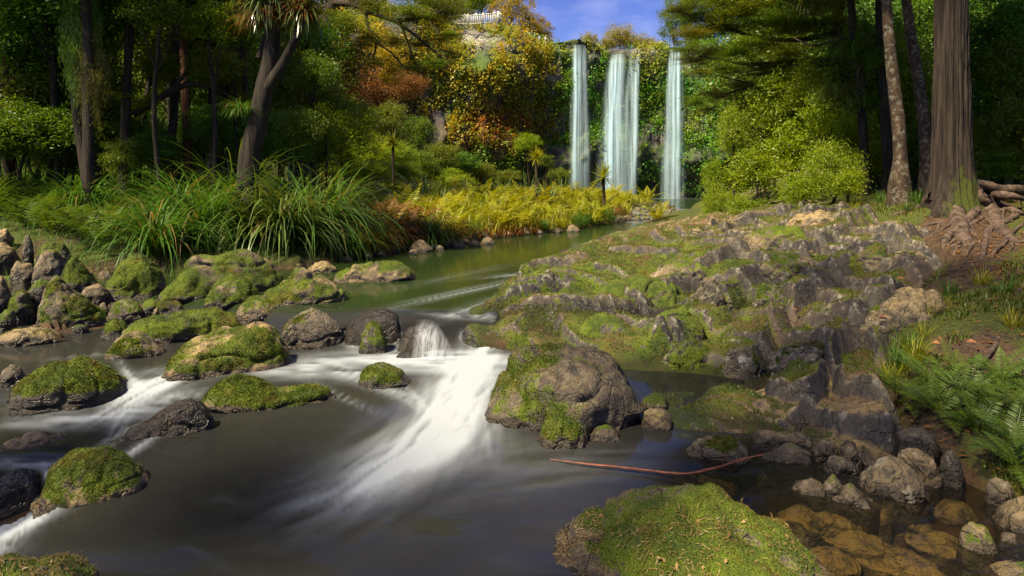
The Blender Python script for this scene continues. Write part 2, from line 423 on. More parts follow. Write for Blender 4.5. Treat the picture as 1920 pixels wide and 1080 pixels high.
def water_px(px, py):
    """water height at a picture point"""
    a = np.interp(px, [0, 300, 600, 930, 1010, 1200, 2000], [520, 530, 574, 574, 520, 462, 425])
    z = UP * (1 - sstep(a, a + 88, py))
    z = np.where(py < 430, UP + (POOL - UP) * sstep(418, 385, py), z)
    side = poly_side(px, py, LIP)
    left = sstep(-4, 26, side) * sstep(640, 700, py)
    zl = -0.10 * sstep(690, 770, py) - 0.30 * sstep(840, 960, py)
    return z + left * zl

def WP(px, py, dz=0.0):
    z = float(water_px(np.array(px, float), np.array(py, float))) + dz
    Y = F * (H - z) / (py - HY)
    return np.array(((px - 960) / F * Y, Y, z))

LEFT_SHORE = [(-700, 660), (0, 642), (118, 622), (200, 592), (300, 566), (420, 532), (540, 506), (640, 489), (740, 474), (800, 464), (900, 451), (1060, 433), (1130, 420), (1180, 409), (1186, 400), (1165, 392), (1222, 383)]
RIGHT_SHORE = [(2900, 1010), (1990, 985), (1860, 945), (1800, 905), (1640, 872), (1520, 832), (1300, 800), (1215, 745), (1390, 712), (1240, 690), (1000, 668), (930, 650), (893, 592), (930, 545), (1060, 470), (1180, 435), (1270, 421), (1292, 404), (1296, 390), (1330, 377)]
LS = np.array([WP(*q)[:2] for q in LEFT_SHORE]); RS = np.array([WP(*q)[:2] for q in RIGHT_SHORE])
LS = np.concatenate([[[4.5, 1.2], [-8.5, 1.2]], LS, [[14.5, 66], [2, 76], [2, 96]]]); RS = np.concatenate([RS, [[29, 74], [30, 96]]])
RIVER = np.concatenate([LS, RS[::-1]])

def shore_dist(X, Y):
    """distance to the shore, negative in the water; and which bank is nearer (+1 right)"""
    X = np.asarray(X, float); Y = np.asarray(Y, float)
    inside = np.zeros(X.shape, bool); R = RIVER
    for (x0, y0), (x1, y1) in zip(R, np.roll(R, -1, 0)):
        c = ((y0 > Y) != (y1 > Y)) & (X < (x1 - x0) * (Y - y0) / (y1 - y0 + 1e-12) + x0); inside ^= c
    def dl(L):
        b = np.full(X.shape, 1e9)
        for (x0, y0), (x1, y1) in zip(L[:-1], L[1:]):
            dx, dy = x1 - x0, y1 - y0; t = np.clip(((X - x0) * dx + (Y - y0) * dy) / (dx*dx + dy*dy + 1e-12), 0, 1)
            b = np.minimum(b, np.hypot(X - x0 - t * dx, Y - y0 - t * dy))
        return b
    a, b = dl(LS), dl(RS); d = np.minimum(a, b)
    return np.where(inside, -d, d), np.where(b < a, 1, -1)

def water_world(X, Y):
    z = np.interp(Y, [0, 7.15, 7.5, 24, 44], [0, 0, UP, UP, POOL])
    return np.where(X < -2.4, np.interp(Y, [0, 7.3, 10.0, 24, 44], [0, 0.02, UP, UP, POOL]), z)

# right bank: thin plate through points read off the photograph (px, py, distance)
CTRL = [(1000,522,9.0),(1100,482,10.6),(1200,446,11.8),(1300,426,12.2),(1400,403,12.2),(1500,388,12.2),(1600,382,12),(1700,377,11),
 (1100,572,8.15),(1250,522,8.7),(1200,602,7.55),(1350,562,8.0),(1300,640,6.95),(1400,640,6.8),(1450,560,7.7),(1450,480,9.2),(1600,480,8.6),(1600,560,7.3),(1700,470,8.2),
 (1550,640,6.3),(1650,640,5.9),(1600,700,5.3),(1450,742,5.25),(1400,782,4.92),(1560,792,4.7),(1700,780,4.45),(1700,700,4.95),(1750,560,6.4),(1800,480,7.6),(1850,420,8.8),
 (1900,500,6.6),(1850,620,5.3),(1900,700,4.55),(1850,770,4.3),(1900,830,3.9),(1800,850,4.02),(2150,600,5.0),(2150,820,3.7),(2250,450,8),(1790,372,10.0),(1900,372,10.5),(2100,380,10.5),
 (1680,352,14),(1500,365,16),(1400,385,17),(1900,340,15),(2300,330,16),(1350,398,19),(1300,410,22),(2500,900,3.0),(2500,1100,2.4),(1200,650,6.75),(1050,636,7.0),(1330,672,6.45),(1420,700,6.0),(960,615,7.35),(930,575,7.9)]
CP = np.array([P(*c) for c in CTRL])
sh = []
for (x, y), q in zip(RS[1:18], RIGHT_SHORE[1:18]):
    sh.append((x, y, float(water_px(np.array(q[0], float), np.array(q[1], float))) - 0.02))
inn = [(-1.0, 8.2, 0.0), (-0.6, 10, 0.0), (0.2, 15, 0.0), (2.2, 21, 0.0), (0, 6.4, -0.35), (1.4, 4.2, -0.3), (1.7, 5.9, -0.08), (2.3, 3.2, -0.3), (3, 2.3, -0.25), (0, 3, -0.4), (12, 20, 3.2), (9, 26, 2.2), (18, 14, 4.5), (16, 8, 3.2), (10, 5, 1.9), (7, 2, 1.2)]
CP = np.concatenate([CP, np.array(sh), np.array(inn)])
def _phi(r2): return r2 * np.log(r2 + 1e-9) * 0.5
_K = _phi(((CP[:, None, :2] - CP[None, :, :2]) ** 2).sum(-1)) + np.eye(len(CP)) * 0.04
_Pm = np.concatenate([np.ones((len(CP), 1)), CP[:, :2]], 1)
_A = np.block([[_K, _Pm], [_Pm.T, np.zeros((3, 3))]])
_w = np.linalg.solve(_A, np.concatenate([CP[:, 2], np.zeros(3)]))
def tps(X, Y):
    X = np.asarray(X, float); Y = np.asarray(Y, float); z = _w[-3] + _w[-2] * X + _w[-1] * Y
    for k in range(len(CP)): z = z + _w[k] * _phi((X - CP[k, 0]) ** 2 + (Y - CP[k, 1]) ** 2)
    return z

OUT_EDGE = np.array([(1440, 330), (1600, 372), (1745, 425), (1772, 480), (1705, 560), (1668, 660), (1690, 800), (1725, 900), (1800, 1100)], float)
def outcrop_mask(X, Y):
    z = tps(X, Y); px, py = project(X, np.maximum(Y, 0.5), z)
    return sstep(-30, 40, poly_side(px, py, OUT_EDGE)) * sstep(25, 20, Y)

def ground_z(X, Y, bumps=True):
    X = np.asarray(X, float); Y = np.asarray(Y, float)
    d, bank = shore_dist(X, Y); zw = water_world(X, Y)
    bed = zw - 0.10 - 0.30 * sstep(0, 1.2, -d)
    left = zw + 0.02 + 0.65 * (1 - np.exp(-np.maximum(d, 0) / np.where(X < -3.5, 2.2 + 3.2 * sstep(-3.5, -6, X) * sstep(14, 10, Y), 2.2))) + 0.03 * np.maximum(d, 0) + 0.42 * np.maximum(d - 13, 0) * sstep(13, 24, d)
    gen = zw + 0.1 + 1.1 * (1 - np.exp(-np.maximum(d, 0) / 2.0)) + 0.55 * np.maximum(d - 7, 0) * sstep(7, 14, d)
    f = sstep(22, 15, Y) * sstep(14, 9, X)
    right = np.where(f > 0, tps(X, Y), 0) * f + gen * (1 - f)
    right = right - 0.22 * outcrop_mask(X, Y) * f
    land = np.where(bank > 0, right, left)
    z = np.where(d < 0, bed, land)
    z = z - 0.30 * sstep(-3.6, -4.6, X) * sstep(0, .5, d) * sstep(11.5, 9.8, Y) * (bank < 0)
    z = np.where(d > 0, np.minimum(z, zw + 0.9 + (z - zw - 0.9) * sstep(66, 48, Y)), z)
    z = np.minimum(z, 42)
    if bumps:
        z = z + 0.05 * fbm(p2(X, Y, 1.1), 4, 3) * np.where(d < 0, 0.9, 1) + 0.35 * fbm(p2(X, Y, 0.12), 2, 9) * sstep(4, 14, d)
    return z

def ground_hit(px, py, lo=3.0, hi=70.0):
    """first point of the ground along a pixel's ray"""
    Ys = np.geomspace(lo, hi, 400); Z = H - (py - HY) / F * Ys; X = (px - 960) / F * Ys
    g = ground_z(X, Ys, False); k = np.nonzero(g >= Z)[0]
    i = k[0] if len(k) else len(Ys) - 1
    return np.array((X[i], Ys[i], g[i]))

def gz(x, y): return float(ground_z(np.array([x]), np.array([y]))[0])

# ------------------------------------------------------------------ ground sheet
a = np.concatenate([np.linspace(-3.2, -0.9, 60), np.linspace(-0.89, 0.95, 330), np.linspace(0.96, 3.2, 60)])
Yr = np.concatenate([np.linspace(-6, 1.4, 14), np.geomspace(1.5, 75, 330), np.linspace(78, 400, 24)])
AA, YY = np.meshgrid(a, Yr); XX = AA * np.maximum(np.abs(YY) , 6.0 * (YY < 6) + 0) if False else AA * np.maximum(YY, 5.0)
ZZ = ground_z(XX, YY)
d_, b_ = shore_dist(XX, YY)
wet_ = sstep(0.25, -0.05, d_)
moss_ = np.where(b_ < 0, 0.62, 0.66) + 0.25 * noise(p2(XX, YY, 0.9), 5)
pxg, pyg = project(XX, np.maximum(YY, 0.5), ZZ)
moss_ = moss_ - 0.55 * sstep(130, 40, np.hypot(pxg - 1830, (pyg - 440) * 1.3)) * (b_ > 0)
g = obj('ground', mesh('ground', np.stack([XX, YY, ZZ], -1).reshape(-1, 3), grid_faces(len(Yr), len(a)), dict(wet=wet_.ravel(), moss=moss_.ravel())), MAT['soil'])
tag(g, 'dark forest soil of both banks and the stream bed', kind='structure')

# ------------------------------------------------------------------ water sheet with its foam and a painted sky sheen
FOAM_AND_SHEEN = [ # px, py, half length, half width, angle, strength
 (862,680,105,18,0.0,.9),(760,674,95,13,0.05,.8),(655,686,125,22,-.06,.9),(545,700,80,11,-.05,.5),(880,712,66,44,-.9,.9),(848,765,85,54,-1.1,.8),(800,820,110,50,-.75,.62),(722,880,130,42,-.5,.48),(640,930,110,24,-.35,.22),(905,780,60,40,1.5,.42),(700,720,70,12,.35,.55),(640,745,60,8,.4,.35),(770,745,55,12,.7,.4),
 (300,722,66,20,-.35,.85),(245,752,80,20,-.5,.75),(190,783,140,15,-.08,.7),(330,748,60,9,-.2,.55),(90,800,110,8,.03,.35),(240,700,36,10,.9,.5),(215,815,60,14,-1.0,.35),(345,700,60,6,.05,.3),(160,668,80,5,-.1,.25),
 (258,845,60,8,-.55,.6),(300,815,60,6,-.5,.4),(45,872,70,11,.05,.7),(95,905,26,10,1.0,.8),(40,935,55,12,.2,.65),(75,962,60,20,-.45,.95),(25,1005,60,18,-.65,.8),(-20,1000,70,50,-.4,.6),(30,898,20,8,.3,.3),
 (905,540,120,5,-.22,.42),(985,513,70,4,-.10,.55),(850,520,120,7,-.2,.22),(800,560,120,8,-.22,.22),(890,575,60,9,-.35,.5),(840,592,60,5,.1,.35),(905,592,26,8,.2,.5),
 (806,640,22,13,1.2,.8),(790,618,34,4,-.2,.35),(884,634,13,9,1.4,.85),(868,628,8,7,1.3,.6),(925,645,26,9,-.6,.8),(742,628,9,24,0,.45),(690,645,40,10,.1,.5),(660,640,14,14,0,.4),
 (1200,434,70,2.2,.0,.22),(1235,404,60,4.5,.0,.75),(1215,412,50,3.5,.05,.65),(1250,394,50,3,.0,.6),(1180,398,30,3,.0,.5),(1285,399,30,3,0,.6),(1225,420,60,3,.1,.45),(1155,448,70,2.5,-.15,.2),
 (1266,371.0,62,1.6,0,1.0),(1160,371.5,60,1.4,0,.7),
 (1110,845,130,22,.05,.14),(1040,880,180,50,-.05,.20),(770,850,220,78,-.5,.34),(580,925,180,48,-.3,.16),(880,960,180,40,-.2,.05),(330,1010,150,16,-.1,.04),(170,742,180,32,-.15,.26),(560,860,120,40,-.2,.05),(560,1000,200,30,-.15,.05)]  # thin foam halos; first two also paint pale sky reflection on calm water
pys = np.concatenate([np.linspace(368.2, 372, 10), np.geomspace(18, 1000, 300) + 355]); pxs = np.concatenate([np.linspace(-900, -60, 40), np.arange(-52, 1980, 5.5), np.linspace(1990, 2900, 40)])
PX, PY = np.meshgrid(pxs, pys)
Zw = water_px(PX, PY)
Yw = F * (H - Zw) / (PY - HY); Yw = np.minimum(Yw, 99)
foam = np.zeros_like(PX); milk = np.zeros_like(PX)
for k, (cx, cyy, hl, hw, an, stg) in enumerate(FOAM_AND_SHEEN):
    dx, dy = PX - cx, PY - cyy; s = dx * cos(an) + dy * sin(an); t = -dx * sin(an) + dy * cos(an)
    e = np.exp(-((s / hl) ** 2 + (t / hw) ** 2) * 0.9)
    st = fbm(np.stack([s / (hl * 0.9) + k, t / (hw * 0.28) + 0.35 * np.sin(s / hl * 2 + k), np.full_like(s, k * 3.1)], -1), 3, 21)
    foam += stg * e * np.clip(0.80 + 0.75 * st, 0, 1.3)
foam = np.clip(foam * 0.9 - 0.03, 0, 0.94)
soft = fbm(np.stack([PX / 260, PY / 60, PX * 0], -1), 3, 31)
cal = sstep(1180, 1330, PX) * sstep(800, 860, PY)                 # clear brown shallows by the stones
milk = 0.80 + 0.10 * soft - 0.62 * cal - 0.30 * sstep(1180, 1230, PX) * sstep(660, 690, PY) * sstep(780, 740, PY)
milk = np.clip(milk - 0.25 * np.exp(-(((PX - 845) / 110) ** 2 + ((PY - 612) / 26) ** 2)), 0.1, 0.95)
green = sstep(600, 560, PY)
# the surface bends over the sunken ledge and swells where water piles up
Zw2 = Zw + 0.012 * soft * sstep(560, 700, PY) + 0.02 * np.clip(foam, 0, 1) * sstep(600, 680, PY)
wv = np.stack([(PX - 960) / F * Yw, Yw, Zw2], -1).reshape(-1, 3)
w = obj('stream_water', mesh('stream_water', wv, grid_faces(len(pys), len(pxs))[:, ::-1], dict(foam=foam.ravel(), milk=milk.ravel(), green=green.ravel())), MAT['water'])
tag(w, 'dark stream with silky white foam running down from the falls', kind='structure')

# ------------------------------------------------------------------ rock outcrop of the far bank of the cascade
a = np.linspace(-0.13, 0.84, 560); Yr = np.geomspace(3.4, 25, 500)
AA, YY = np.meshgrid(a, Yr); XX = AA * YY
Z0 = tps(XX, YY); mk = outcrop_mask(XX, YY); dS, _ = shore_dist(XX, YY)
wp = 0.30 * fbm(p2(XX, YY, 0.55), 3, 41)
u = -0.62 * XX + 0.78 * YY + wp; v = 0.78 * XX + 0.62 * YY
def saw(x, sharp=0.16):
    f = x - np.floor(x); return np.where(f < sharp, f / sharp, 1 - (f - sharp) / (1 - sharp)) - 0.5
amp = np.clip(0.5 + 0.6 * fbm(p2(XX, YY, 0.45), 2, 44), 0.12, 1.1)
bed_ = Z0 + 0.10 * XX - 0.05 * YY + 0.05 * fbm(p2(XX, YY, 1.3), 3, 91) + 0.10 * fbm(p2(XX, YY, .4), 2, 92); st_ = 0.155
fr_ = bed_ / st_ - np.floor(bed_ / st_); terr = (np.clip((fr_ - 0.36) / 0.16, 0, 1) * 0.86 + fr_ * 0.14 - fr_) * st_
fr2 = bed_ / .052 + .3 - np.floor(bed_ / .052 + .3); terr = terr * 1.15 + (np.clip((fr2 - .3) / .3, 0, 1) - fr2) * .052 * .6 * sstep(-.2, .4, noise(p2(XX, YY, .8), 93))
ridge = terr + 0.30 * amp * saw(u / 0.85 + 0.12 * noise(p2(u * 0 + np.floor(v / 1.1), u, 1.7), 8)) + 0.045 * saw(u / 0.37 + 0.3 * noise(p2(XX, YY, 0.9), 46) + 0.4, 0.22) * (0.4 + amp * 0.6)
joint = 0.045 * saw(v / 0.9 + 0.5 * noise(p2(np.floor(u / 0.85), v, 0.8), 47), 0.1)
rough = 0.07 * fbm(p2(XX, YY, 1.7), 4, 48, .42) + 0.010 * fbm(p2(XX, YY, 9), 3, 49)
env = sstep(-0.15, 0.5, dS)
far = sstep(13.5, 9.0, YY); Zo = Z0 + ((ridge + joint * amp) * (.45 + .55 * far) + 0.06 * far - .05 * (1 - far)) * env + rough * (0.4 + 0.6 * env) - 0.45 * (1 - mk) + 0.02 - 1.2 * sstep(-0.12, -0.7, dS)
gx = np.gradient(Zo, axis=1) / np.gradient(XX, axis=1); gy = np.gradient(Zo, axis=0) / np.gradient(YY, axis=0)
nz = 1 / np.sqrt(1 + gx ** 2 + gy ** 2)
cv = -(np.gradient(np.gradient(Zo, axis=0), axis=0) + np.gradient(np.gradient(Zo, axis=1), axis=1)) / (YY * 0.0055) * 3.2
px_, py_ = project(XX, YY, Zo)
mo = 0.33 + 0.80 * sstep(0.62, 0.93, nz) + 0.30 * fbm(p2(XX, YY, 0.8), 3, 52) - 0.32 * np.clip(cv, 0, 1) - 0.22 * sstep(1450, 1650, px_) * sstep(460, 520, py_) - 0.36 * sstep(690, 730, py_) + 0.22 * sstep(1500, 1200, px_) * sstep(480, 560, py_) - 0.30 * sstep(470, 420, py_) * sstep(1500, 1300, px_)
wl_ = water_world(XX, YY)
wet = sstep(0.13, 0.02, Zo - wl_ + 0.04 * noise(p2(XX, YY, 3), 7)) 
ta = np.clip(0.36 + 0.6 * sstep(470, 420, py_) + 0.6 * sstep(1280, 1420, px_) * sstep(660, 720, py_) + 0.35 * sstep(560, 500, py_) * sstep(1400, 1100, px_), 0, 1) * sstep(0.6, 0.9, nz)
oc = obj('rock_outcrop', mesh('rock_outcrop', np.stack([XX, YY, Zo], -1).reshape(-1, 3), grid_faces(len(Yr), len(a)), dict(moss=mo.ravel(), wet=wet.ravel(), tan=ta.ravel(), lichen=np.clip(cv * .6 - .2, 0, .7).ravel(), soil=np.clip(.95 * sstep(0.70, .95, nz) + .5 * fbm(p2(XX, YY, .7), 3, 57) - .1 + .5 * sstep(470, 420, py_) * sstep(1500, 1300, px_), 0, 1).ravel())), MAT['rock'])
tag(oc, 'long sloping bedrock outcrop of mossy tilted ledges along the bank below the big tree', 'rock outcrop')

# ------------------------------------------------------------------ boulders and stones
def ico(n):
    t = (1 + 5 ** .5) / 2
    V = [(-1,t,0),(1,t,0),(-1,-t,0),(1,-t,0),(0,-1,t),(0,1,t),(0,-1,-t),(0,1,-t),(t,0,-1),(t,0,1),(-t,0,-1),(-t,0,1)]
    Fc = [(0,11,5),(0,5,1),(0,1,7),(0,7,10),(0,10,11),(1,5,9),(5,11,4),(11,10,2),(10,7,6),(7,1,8),(3,9,4),(3,4,2),(3,2,6),(3,6,8),(3,8,9),(4,9,5),(2,4,11),(6,2,10),(8,6,7),(9,8,1)]
    V = unit(np.array(V, float)); Fc = np.array(Fc)
    for _ in range(n):
        e = np.sort(np.concatenate([Fc[:, [0, 1]], Fc[:, [1, 2]], Fc[:, [2, 0]]]), 1)
        ue, inv = np.unique(e, axis=0, return_inverse=True); inv = inv.ravel()
        mid = unit(V[ue].mean(1)) ; b = len(V); m = len(Fc); ab, bc, ca = inv[:m] + b, inv[m:2*m] + b, inv[2*m:] + b
        V = np.concatenate([V, mid]); A, B, C = Fc.T
        Fc = np.concatenate([np.stack(q, 1) for q in ((A, ab, ca), (B, bc, ab), (C, ca, bc), (ab, bc, ca))])
    return V, Fc
ICO = {n: ico(n) for n in (2, 3, 4, 5)}

def vnormals(V, Fc):
    fn = np.cross(V[Fc[:, 1]] - V[Fc[:, 0]], V[Fc[:, 2]] - V[Fc[:, 0]]); N = np.zeros_like(V)
    for k in range(3): np.add.at(N, Fc[:, k], fn)
    return unit(N)

SEED = [100]
def rock(label, prof, base, zb=None, m=0.6, t=0.3, d=0.8, lod=4, Yf=None, crest=0.25, tf=0.18, facets=7, mdir=(0, 0, 1), lich=0.3, wetz=None, name='boulder', pw=2.7, group=None, cat=None, fuzz=0, sink=0.22, ro=1.0, litter=0):
    SEED[0] += 1; sd = SEED[0]; rg = np.random.default_rng(sd)
    prof = np.array(prof, float)
    if Yf is None:
        if zb is None: zb = float(water_px(prof[:, 0].mean(), np.array(base, float)))
        Yf = F * (H - zb) / (base - HY)
    else: zb = H - (base - HY) * Yf / F
    W = (prof[-1, 0] - prof[0, 0]) / F * Yf; D = d * W
    Yc = Yf + D * 0.5; W *= Yc / Yf
    cx = (prof[0, 0] + prof[-1, 0]) / 2; Xc = (cx - 960) / F * Yc
    yaw = -atan2(Xc, Yc)
    Yp = Yc + crest * D / 2
    u = (prof[:, 0] - cx) / (prof[-1, 0] - prof[0, 0]) * 2; hz = H - (prof[:, 1] - HY) / F * Yp
    V, Fc = ICO[lod]; V = V.copy()
    for _ in range(facets):
        n = unit(rg.normal(size=3) * (1, 1, 0.7)); o = rg.uniform(0.70, 0.93); s = V @ n
        V = V - np.maximum(s - o, 0)[:, None] * n * 0.9
    V = V / (np.abs(V) ** pw).sum(1, keepdims=True) ** (1 / pw) * (0.25 + 0.75 * np.linalg.norm(V, axis=1, keepdims=True))
    V = V / np.abs(V[:, 0]).max()
    V[:, 1] /= np.abs(V[:, 1]).max(); V[:, 2] /= V[:, 2].max()
    x, y, z = V.T
    jit = 0.05 * fbm(V * 1.6 + sd, 2, sd)
    top = np.interp(np.clip(x + jit, -1, 1), u, hz) - tf * D / 2 * np.maximum(0, crest - y) - 0.45 * D / 2 * np.maximum(0, y - crest)
    z0 = zb - 0.02
    Zv = np.where(z > 0, z0 + z * np.maximum(top - z0, 0.015), z0 + z * max(sink, 0.25 * W * 0.5))
    Q = np.stack([x * W / 2, y * D / 2, Zv], -1)
    size = max(W, 0.1); N = vnormals(Q, Fc)
    q = Q / size
    disp = 0.040 * fbm(q * 3.0 + sd, 4, sd + 3, 0.55) - 0.030 * np.clip(0.12 - np.abs(noise(q * 3.4 + sd * 1.7, sd + 5)), 0, 1) / 0.12
    if lod >= 5: disp = disp + 0.006 * fbm(q * 22, 2, sd)
    Q = Q + N * (disp * size * ro)[:, None]
    N = vnormals(Q, Fc)
    wz = zb if wetz is None else wetz
    rr = np.array(((cos(yaw), -sin(yaw)), (sin(yaw), cos(yaw))))
    Nw = N.copy(); Nw[:, :2] = N[:, :2] @ rr.T
    md = unit(np.array(mdir, float))
    mo = m - 0.06 + 0.24 * (Nw @ md) + 0.28 * fbm(q * 2.4 + sd * 3.3, 3, sd + 9) + 0.16 * fbm(q * 9 + sd, 2, sd + 12)
    wet = sstep(0.075, 0.015, Q[:, 2] - wz + 0.025 * noise(Q * 9, 3)) if wetz != 'dry' else np.zeros(len(Q))
    mo = mo - 0.5 * wet
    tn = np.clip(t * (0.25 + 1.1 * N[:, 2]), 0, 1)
    li = np.clip(lich * (0.5 + 1.0 * fbm(q * 3 + 7, 2, sd + 11)), 0, 1)
    loc = (Xc, Yc, 0.0)
    Q[:, 2] -= zb; loc = (Xc, Yc, zb)
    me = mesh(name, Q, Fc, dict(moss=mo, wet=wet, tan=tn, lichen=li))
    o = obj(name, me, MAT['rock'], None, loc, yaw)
    tag(o, label, cat or ('boulder' if W > 0.35 else 'stone'), group)
    if fuzz: moss_fuzz(o, Q, Fc, N, mo, fuzz, W)
    if litter: needles(o, Q, Fc, N, litter)
    return o

def needles(o, Q, Fc, N, n, L=(.015, .045)):
    rg = np.random.default_rng(SEED[0] + 8); A = np.linalg.norm(np.cross(Q[Fc[:, 1]] - Q[Fc[:, 0]], Q[Fc[:, 2]] - Q[Fc[:, 0]]), axis=1) * np.clip(N[Fc].mean(1)[:, 2] - .35, 0, 1) * np.clip(noise(Q[Fc].mean(1) * 4, 3) + .5, 0.05, 1)
    f = rg.choice(len(Fc), n, p=A / A.sum()); r = rg.dirichlet((1, 1, 1), n); C = (Q[Fc[f]] * r[:, :, None]).sum(1); Nn = (N[Fc[f]] * r[:, :, None]).sum(1)
    mb = MB(); big = rg.random(n) < .025
    leaf_quads(mb, C + Nn * .008, np.cross(Nn, rg.normal(size=(n, 3))) + rg.normal(size=(n, 3)) * .15, Nn + rg.normal(size=(n, 3)) * .2, rg.uniform(*L, n), np.where(big, .015, .0035), rg.random(n))
    tag(obj('needle_litter', mb.mesh('needle_litter'), MAT['needle'], o), kind='stuff')

def moss_fuzz(o, Q, Fc, N, mo, n, W, L=None):
    L = L or ((0.004, 0.011) if o.location[1] < 4.2 else (0.006, 0.018))
    rg = np.random.default_rng(SEED[0] + 5)
    A = np.linalg.norm(np.cross(Q[Fc[:, 1]] - Q[Fc[:, 0]], Q[Fc[:, 2]] - Q[Fc[:, 0]]), axis=1)
    wgt = A * np.clip((mo[Fc].mean(1) - 0.42) * 3, 0, 1) * (Q[Fc].mean(1)[:, 2] > 0.02)
    if wgt.sum() <= 0: return
    f = rg.choice(len(Fc), n, p=wgt / wgt.sum()); r = rg.dirichlet((1, 1, 1), n)
    C = (Q[Fc[f]] * r[:, :, None]).sum(1); Nn = (N[Fc[f]] * r[:, :, None]).sum(1)
    ln = rg.uniform(*L, n); D = unit(Nn + rg.normal(size=(n, 3)) * 0.55)
    S = unit(np.cross(D, rg.normal(size=(n, 3)))); wd = ln * 0.28
    V = np.stack([C - Nn * 0.003 - S * wd[:, None], C - Nn * 0.003 + S * wd[:, None], C + D * ln[:, None]], 1)
    mb = MB(); mb.add(V, np.arange(n * 3).reshape(n, 3), np.repeat(rg.random(n), 3))
    tag(obj('moss', mb.mesh('moss'), MAT['moss'], o), kind='stuff')

Qo = np.stack([XX, YY, Zo], -1).reshape(-1, 3); gf = grid_faces(len(Yr), len(a)); Ft = np.concatenate([gf[:, :3], gf[:, [0, 2, 3]]])
No = np.stack([-gx, -gy, np.ones_like(gx)], -1).reshape(-1, 3); No = unit(No)
vis = (mk > .5) & (dS > .05) & (YY < 13)
moss_fuzz(oc, Qo, Ft, No, np.where(vis, mo, 0).ravel(), 60000, 3, (0.008, 0.030))
B = rock
# --- nearest boulders
B('huge low boulder covered in moss and dry needles beside the brown shallows', [(1028,1075),(1045,1020),(1095,965),(1150,925),(1210,898),(1262,890),(1330,893),(1420,905),(1490,925),(1540,960),(1552,1010)], 1190, 0.0, m=.47, t=.3, d=.85, lod=5, crest=.5, tf=.36, facets=5, pw=2.3, fuzz=20000, litter=1300, lich=.15)
B('mossy corner boulder cut off by the bottom edge of the picture', [(-190,1060),(-60,1040),(20,1036),(90,1045),(150,1058),(195,1090)], 1300, -0.02, m=.62, t=.75, d=.7, lod=5, crest=.4, tf=.3, fuzz=6000, litter=500)
B('round-shouldered boulder with green face and yellow top in the dark pool edge', [(78,945),(100,880),(112,848),(150,840),(205,842),(245,853),(268,880),(276,915),(268,940)], 958, -0.02, m=.66, t=.85, d=.8, lod=5, crest=.4, tf=.22, mdir=(-.6,-.7,.2), fuzz=12000, lich=.2)
B('biggest grey boulder by the cascade with moss patch on its crown', [(912,745),(925,715),(950,680),(985,650),(1020,637),(1060,635),(1110,643),(1150,655),(1180,672),(1195,700),(1215,735)], 812, 0.0, m=.40, t=.22, d=.75, lod=5, crest=.35, tf=.25, mdir=(-.9,-.3,.1), facets=6, fuzz=7000, lich=.35, litter=300)
B('small moss-sided stone leaning on the biggest grey boulder', [(1004,815),(1015,788),(1035,773),(1062,778),(1090,790),(1108,815)], 842, 0.0, m=.52, t=.3, lod=4, fuzz=1500)
B('flat mossy stone just below the biggest grey boulder', [(1106,815),(1118,797),(1138,793),(1158,802),(1173,818)], 829, 0.0, m=.58, t=.2, lod=4, d=.9)
B('dark round stone with pale top standing in still water', [(1199,790),(1206,772),(1225,763),(1246,766),(1262,782)], 806, 0.0, m=.25, t=.5, lod=4)
B('grey stone tucked behind the biggest boulder beside the little brown pool', [(1196,757),(1208,740),(1225,733),(1245,737),(1257,755)], 772, 0.0, m=.42, t=.35, lod=4)
# --- boulders in the stream
B('long double-humped boulder green all along its front in mid stream', [(378,750),(384,715),(398,695),(440,692),(480,700),(520,722),(565,718),(600,712),(625,725),(636,748)], 770, 0.0, m=.66, t=.55, d=.42, lod=5, crest=.2, tf=.2, mdir=(0,-.8,.3), fuzz=9000, lich=.2)
B('small round mossy boulder alone in the white foam', [(670,715),(676,690),(695,679),(718,677),(742,684),(758,700),(776,718)], 731, 0.0, m=.64, t=.25, d=.8, lod=4, fuzz=3000)
B('bright green moss-capped boulder at the picture edge of the stream', [(34,740),(42,700),(58,680),(100,673),(150,672),(185,680),(205,692),(222,718),(230,742)], 755, -0.02, m=.80, t=.1, d=.7, lod=5, crest=.2, tf=.2, mdir=(-.6,-.2,.7), fuzz=12000, lich=.15)
B('small bare grey stone beside the bright green moss-capped boulder', [(3,712),(8,690),(22,682),(38,686),(46,705)], 717, 0.0, m=.15, t=.2, lod=4)
B('big flat-topped boulder with tan crown and dark green sides above the foam', [(313,690),(335,650),(352,628),(400,612),(450,602),(495,600),(515,606),(528,630),(538,655)], 705, 0.0, m=.56, t=.9, d=.62, lod=5, crest=.5, tf=.18, facets=5, mdir=(.2,-.9,-.2), fuzz=9000, lich=.4)
B('low grey boulder with bright moss band in the quiet channel', [(192,665),(205,645),(235,625),(260,622),(290,640),(315,662)], 674, 0.0, m=.46, t=.35, d=.6, lod=4, mdir=(0,-1,.2), fuzz=2500)
B('long flat mossy ledge boulder with a pinkish pebble on top', [(240,618),(256,592),(300,583),(350,580),(400,576),(432,580),(443,605)], 640, 0.03, m=.60, t=.45, d=.45, lod=5, crest=.4, tf=.2, mdir=(0,-.5,.5), fuzz=6000)
B('dark cleft boulder beside the dark cascade wall', [(518,625),(530,590),(548,572),(580,570),(615,575),(645,588),(664,615)], 656, 0.0, m=.36, t=.15, d=.6, lod=5, mdir=(-.7,0,.6), fuzz=2500, wetz=.14)
B('black wet rock forming the lip of the cascade', [(648,612),(660,588),(690,579),(720,577),(745,584),(757,612)], 652, 0.0, m=.12, t=.05, d=.5, lod=4, lich=.05, wetz=2)
B('mossy cone-shaped rock under the black lip of the cascade', [(672,640),(678,612),(695,602),(712,607),(726,635)], 664, 0.0, m=.62, t=.1, d=.8, lod=4, fuzz=1500)
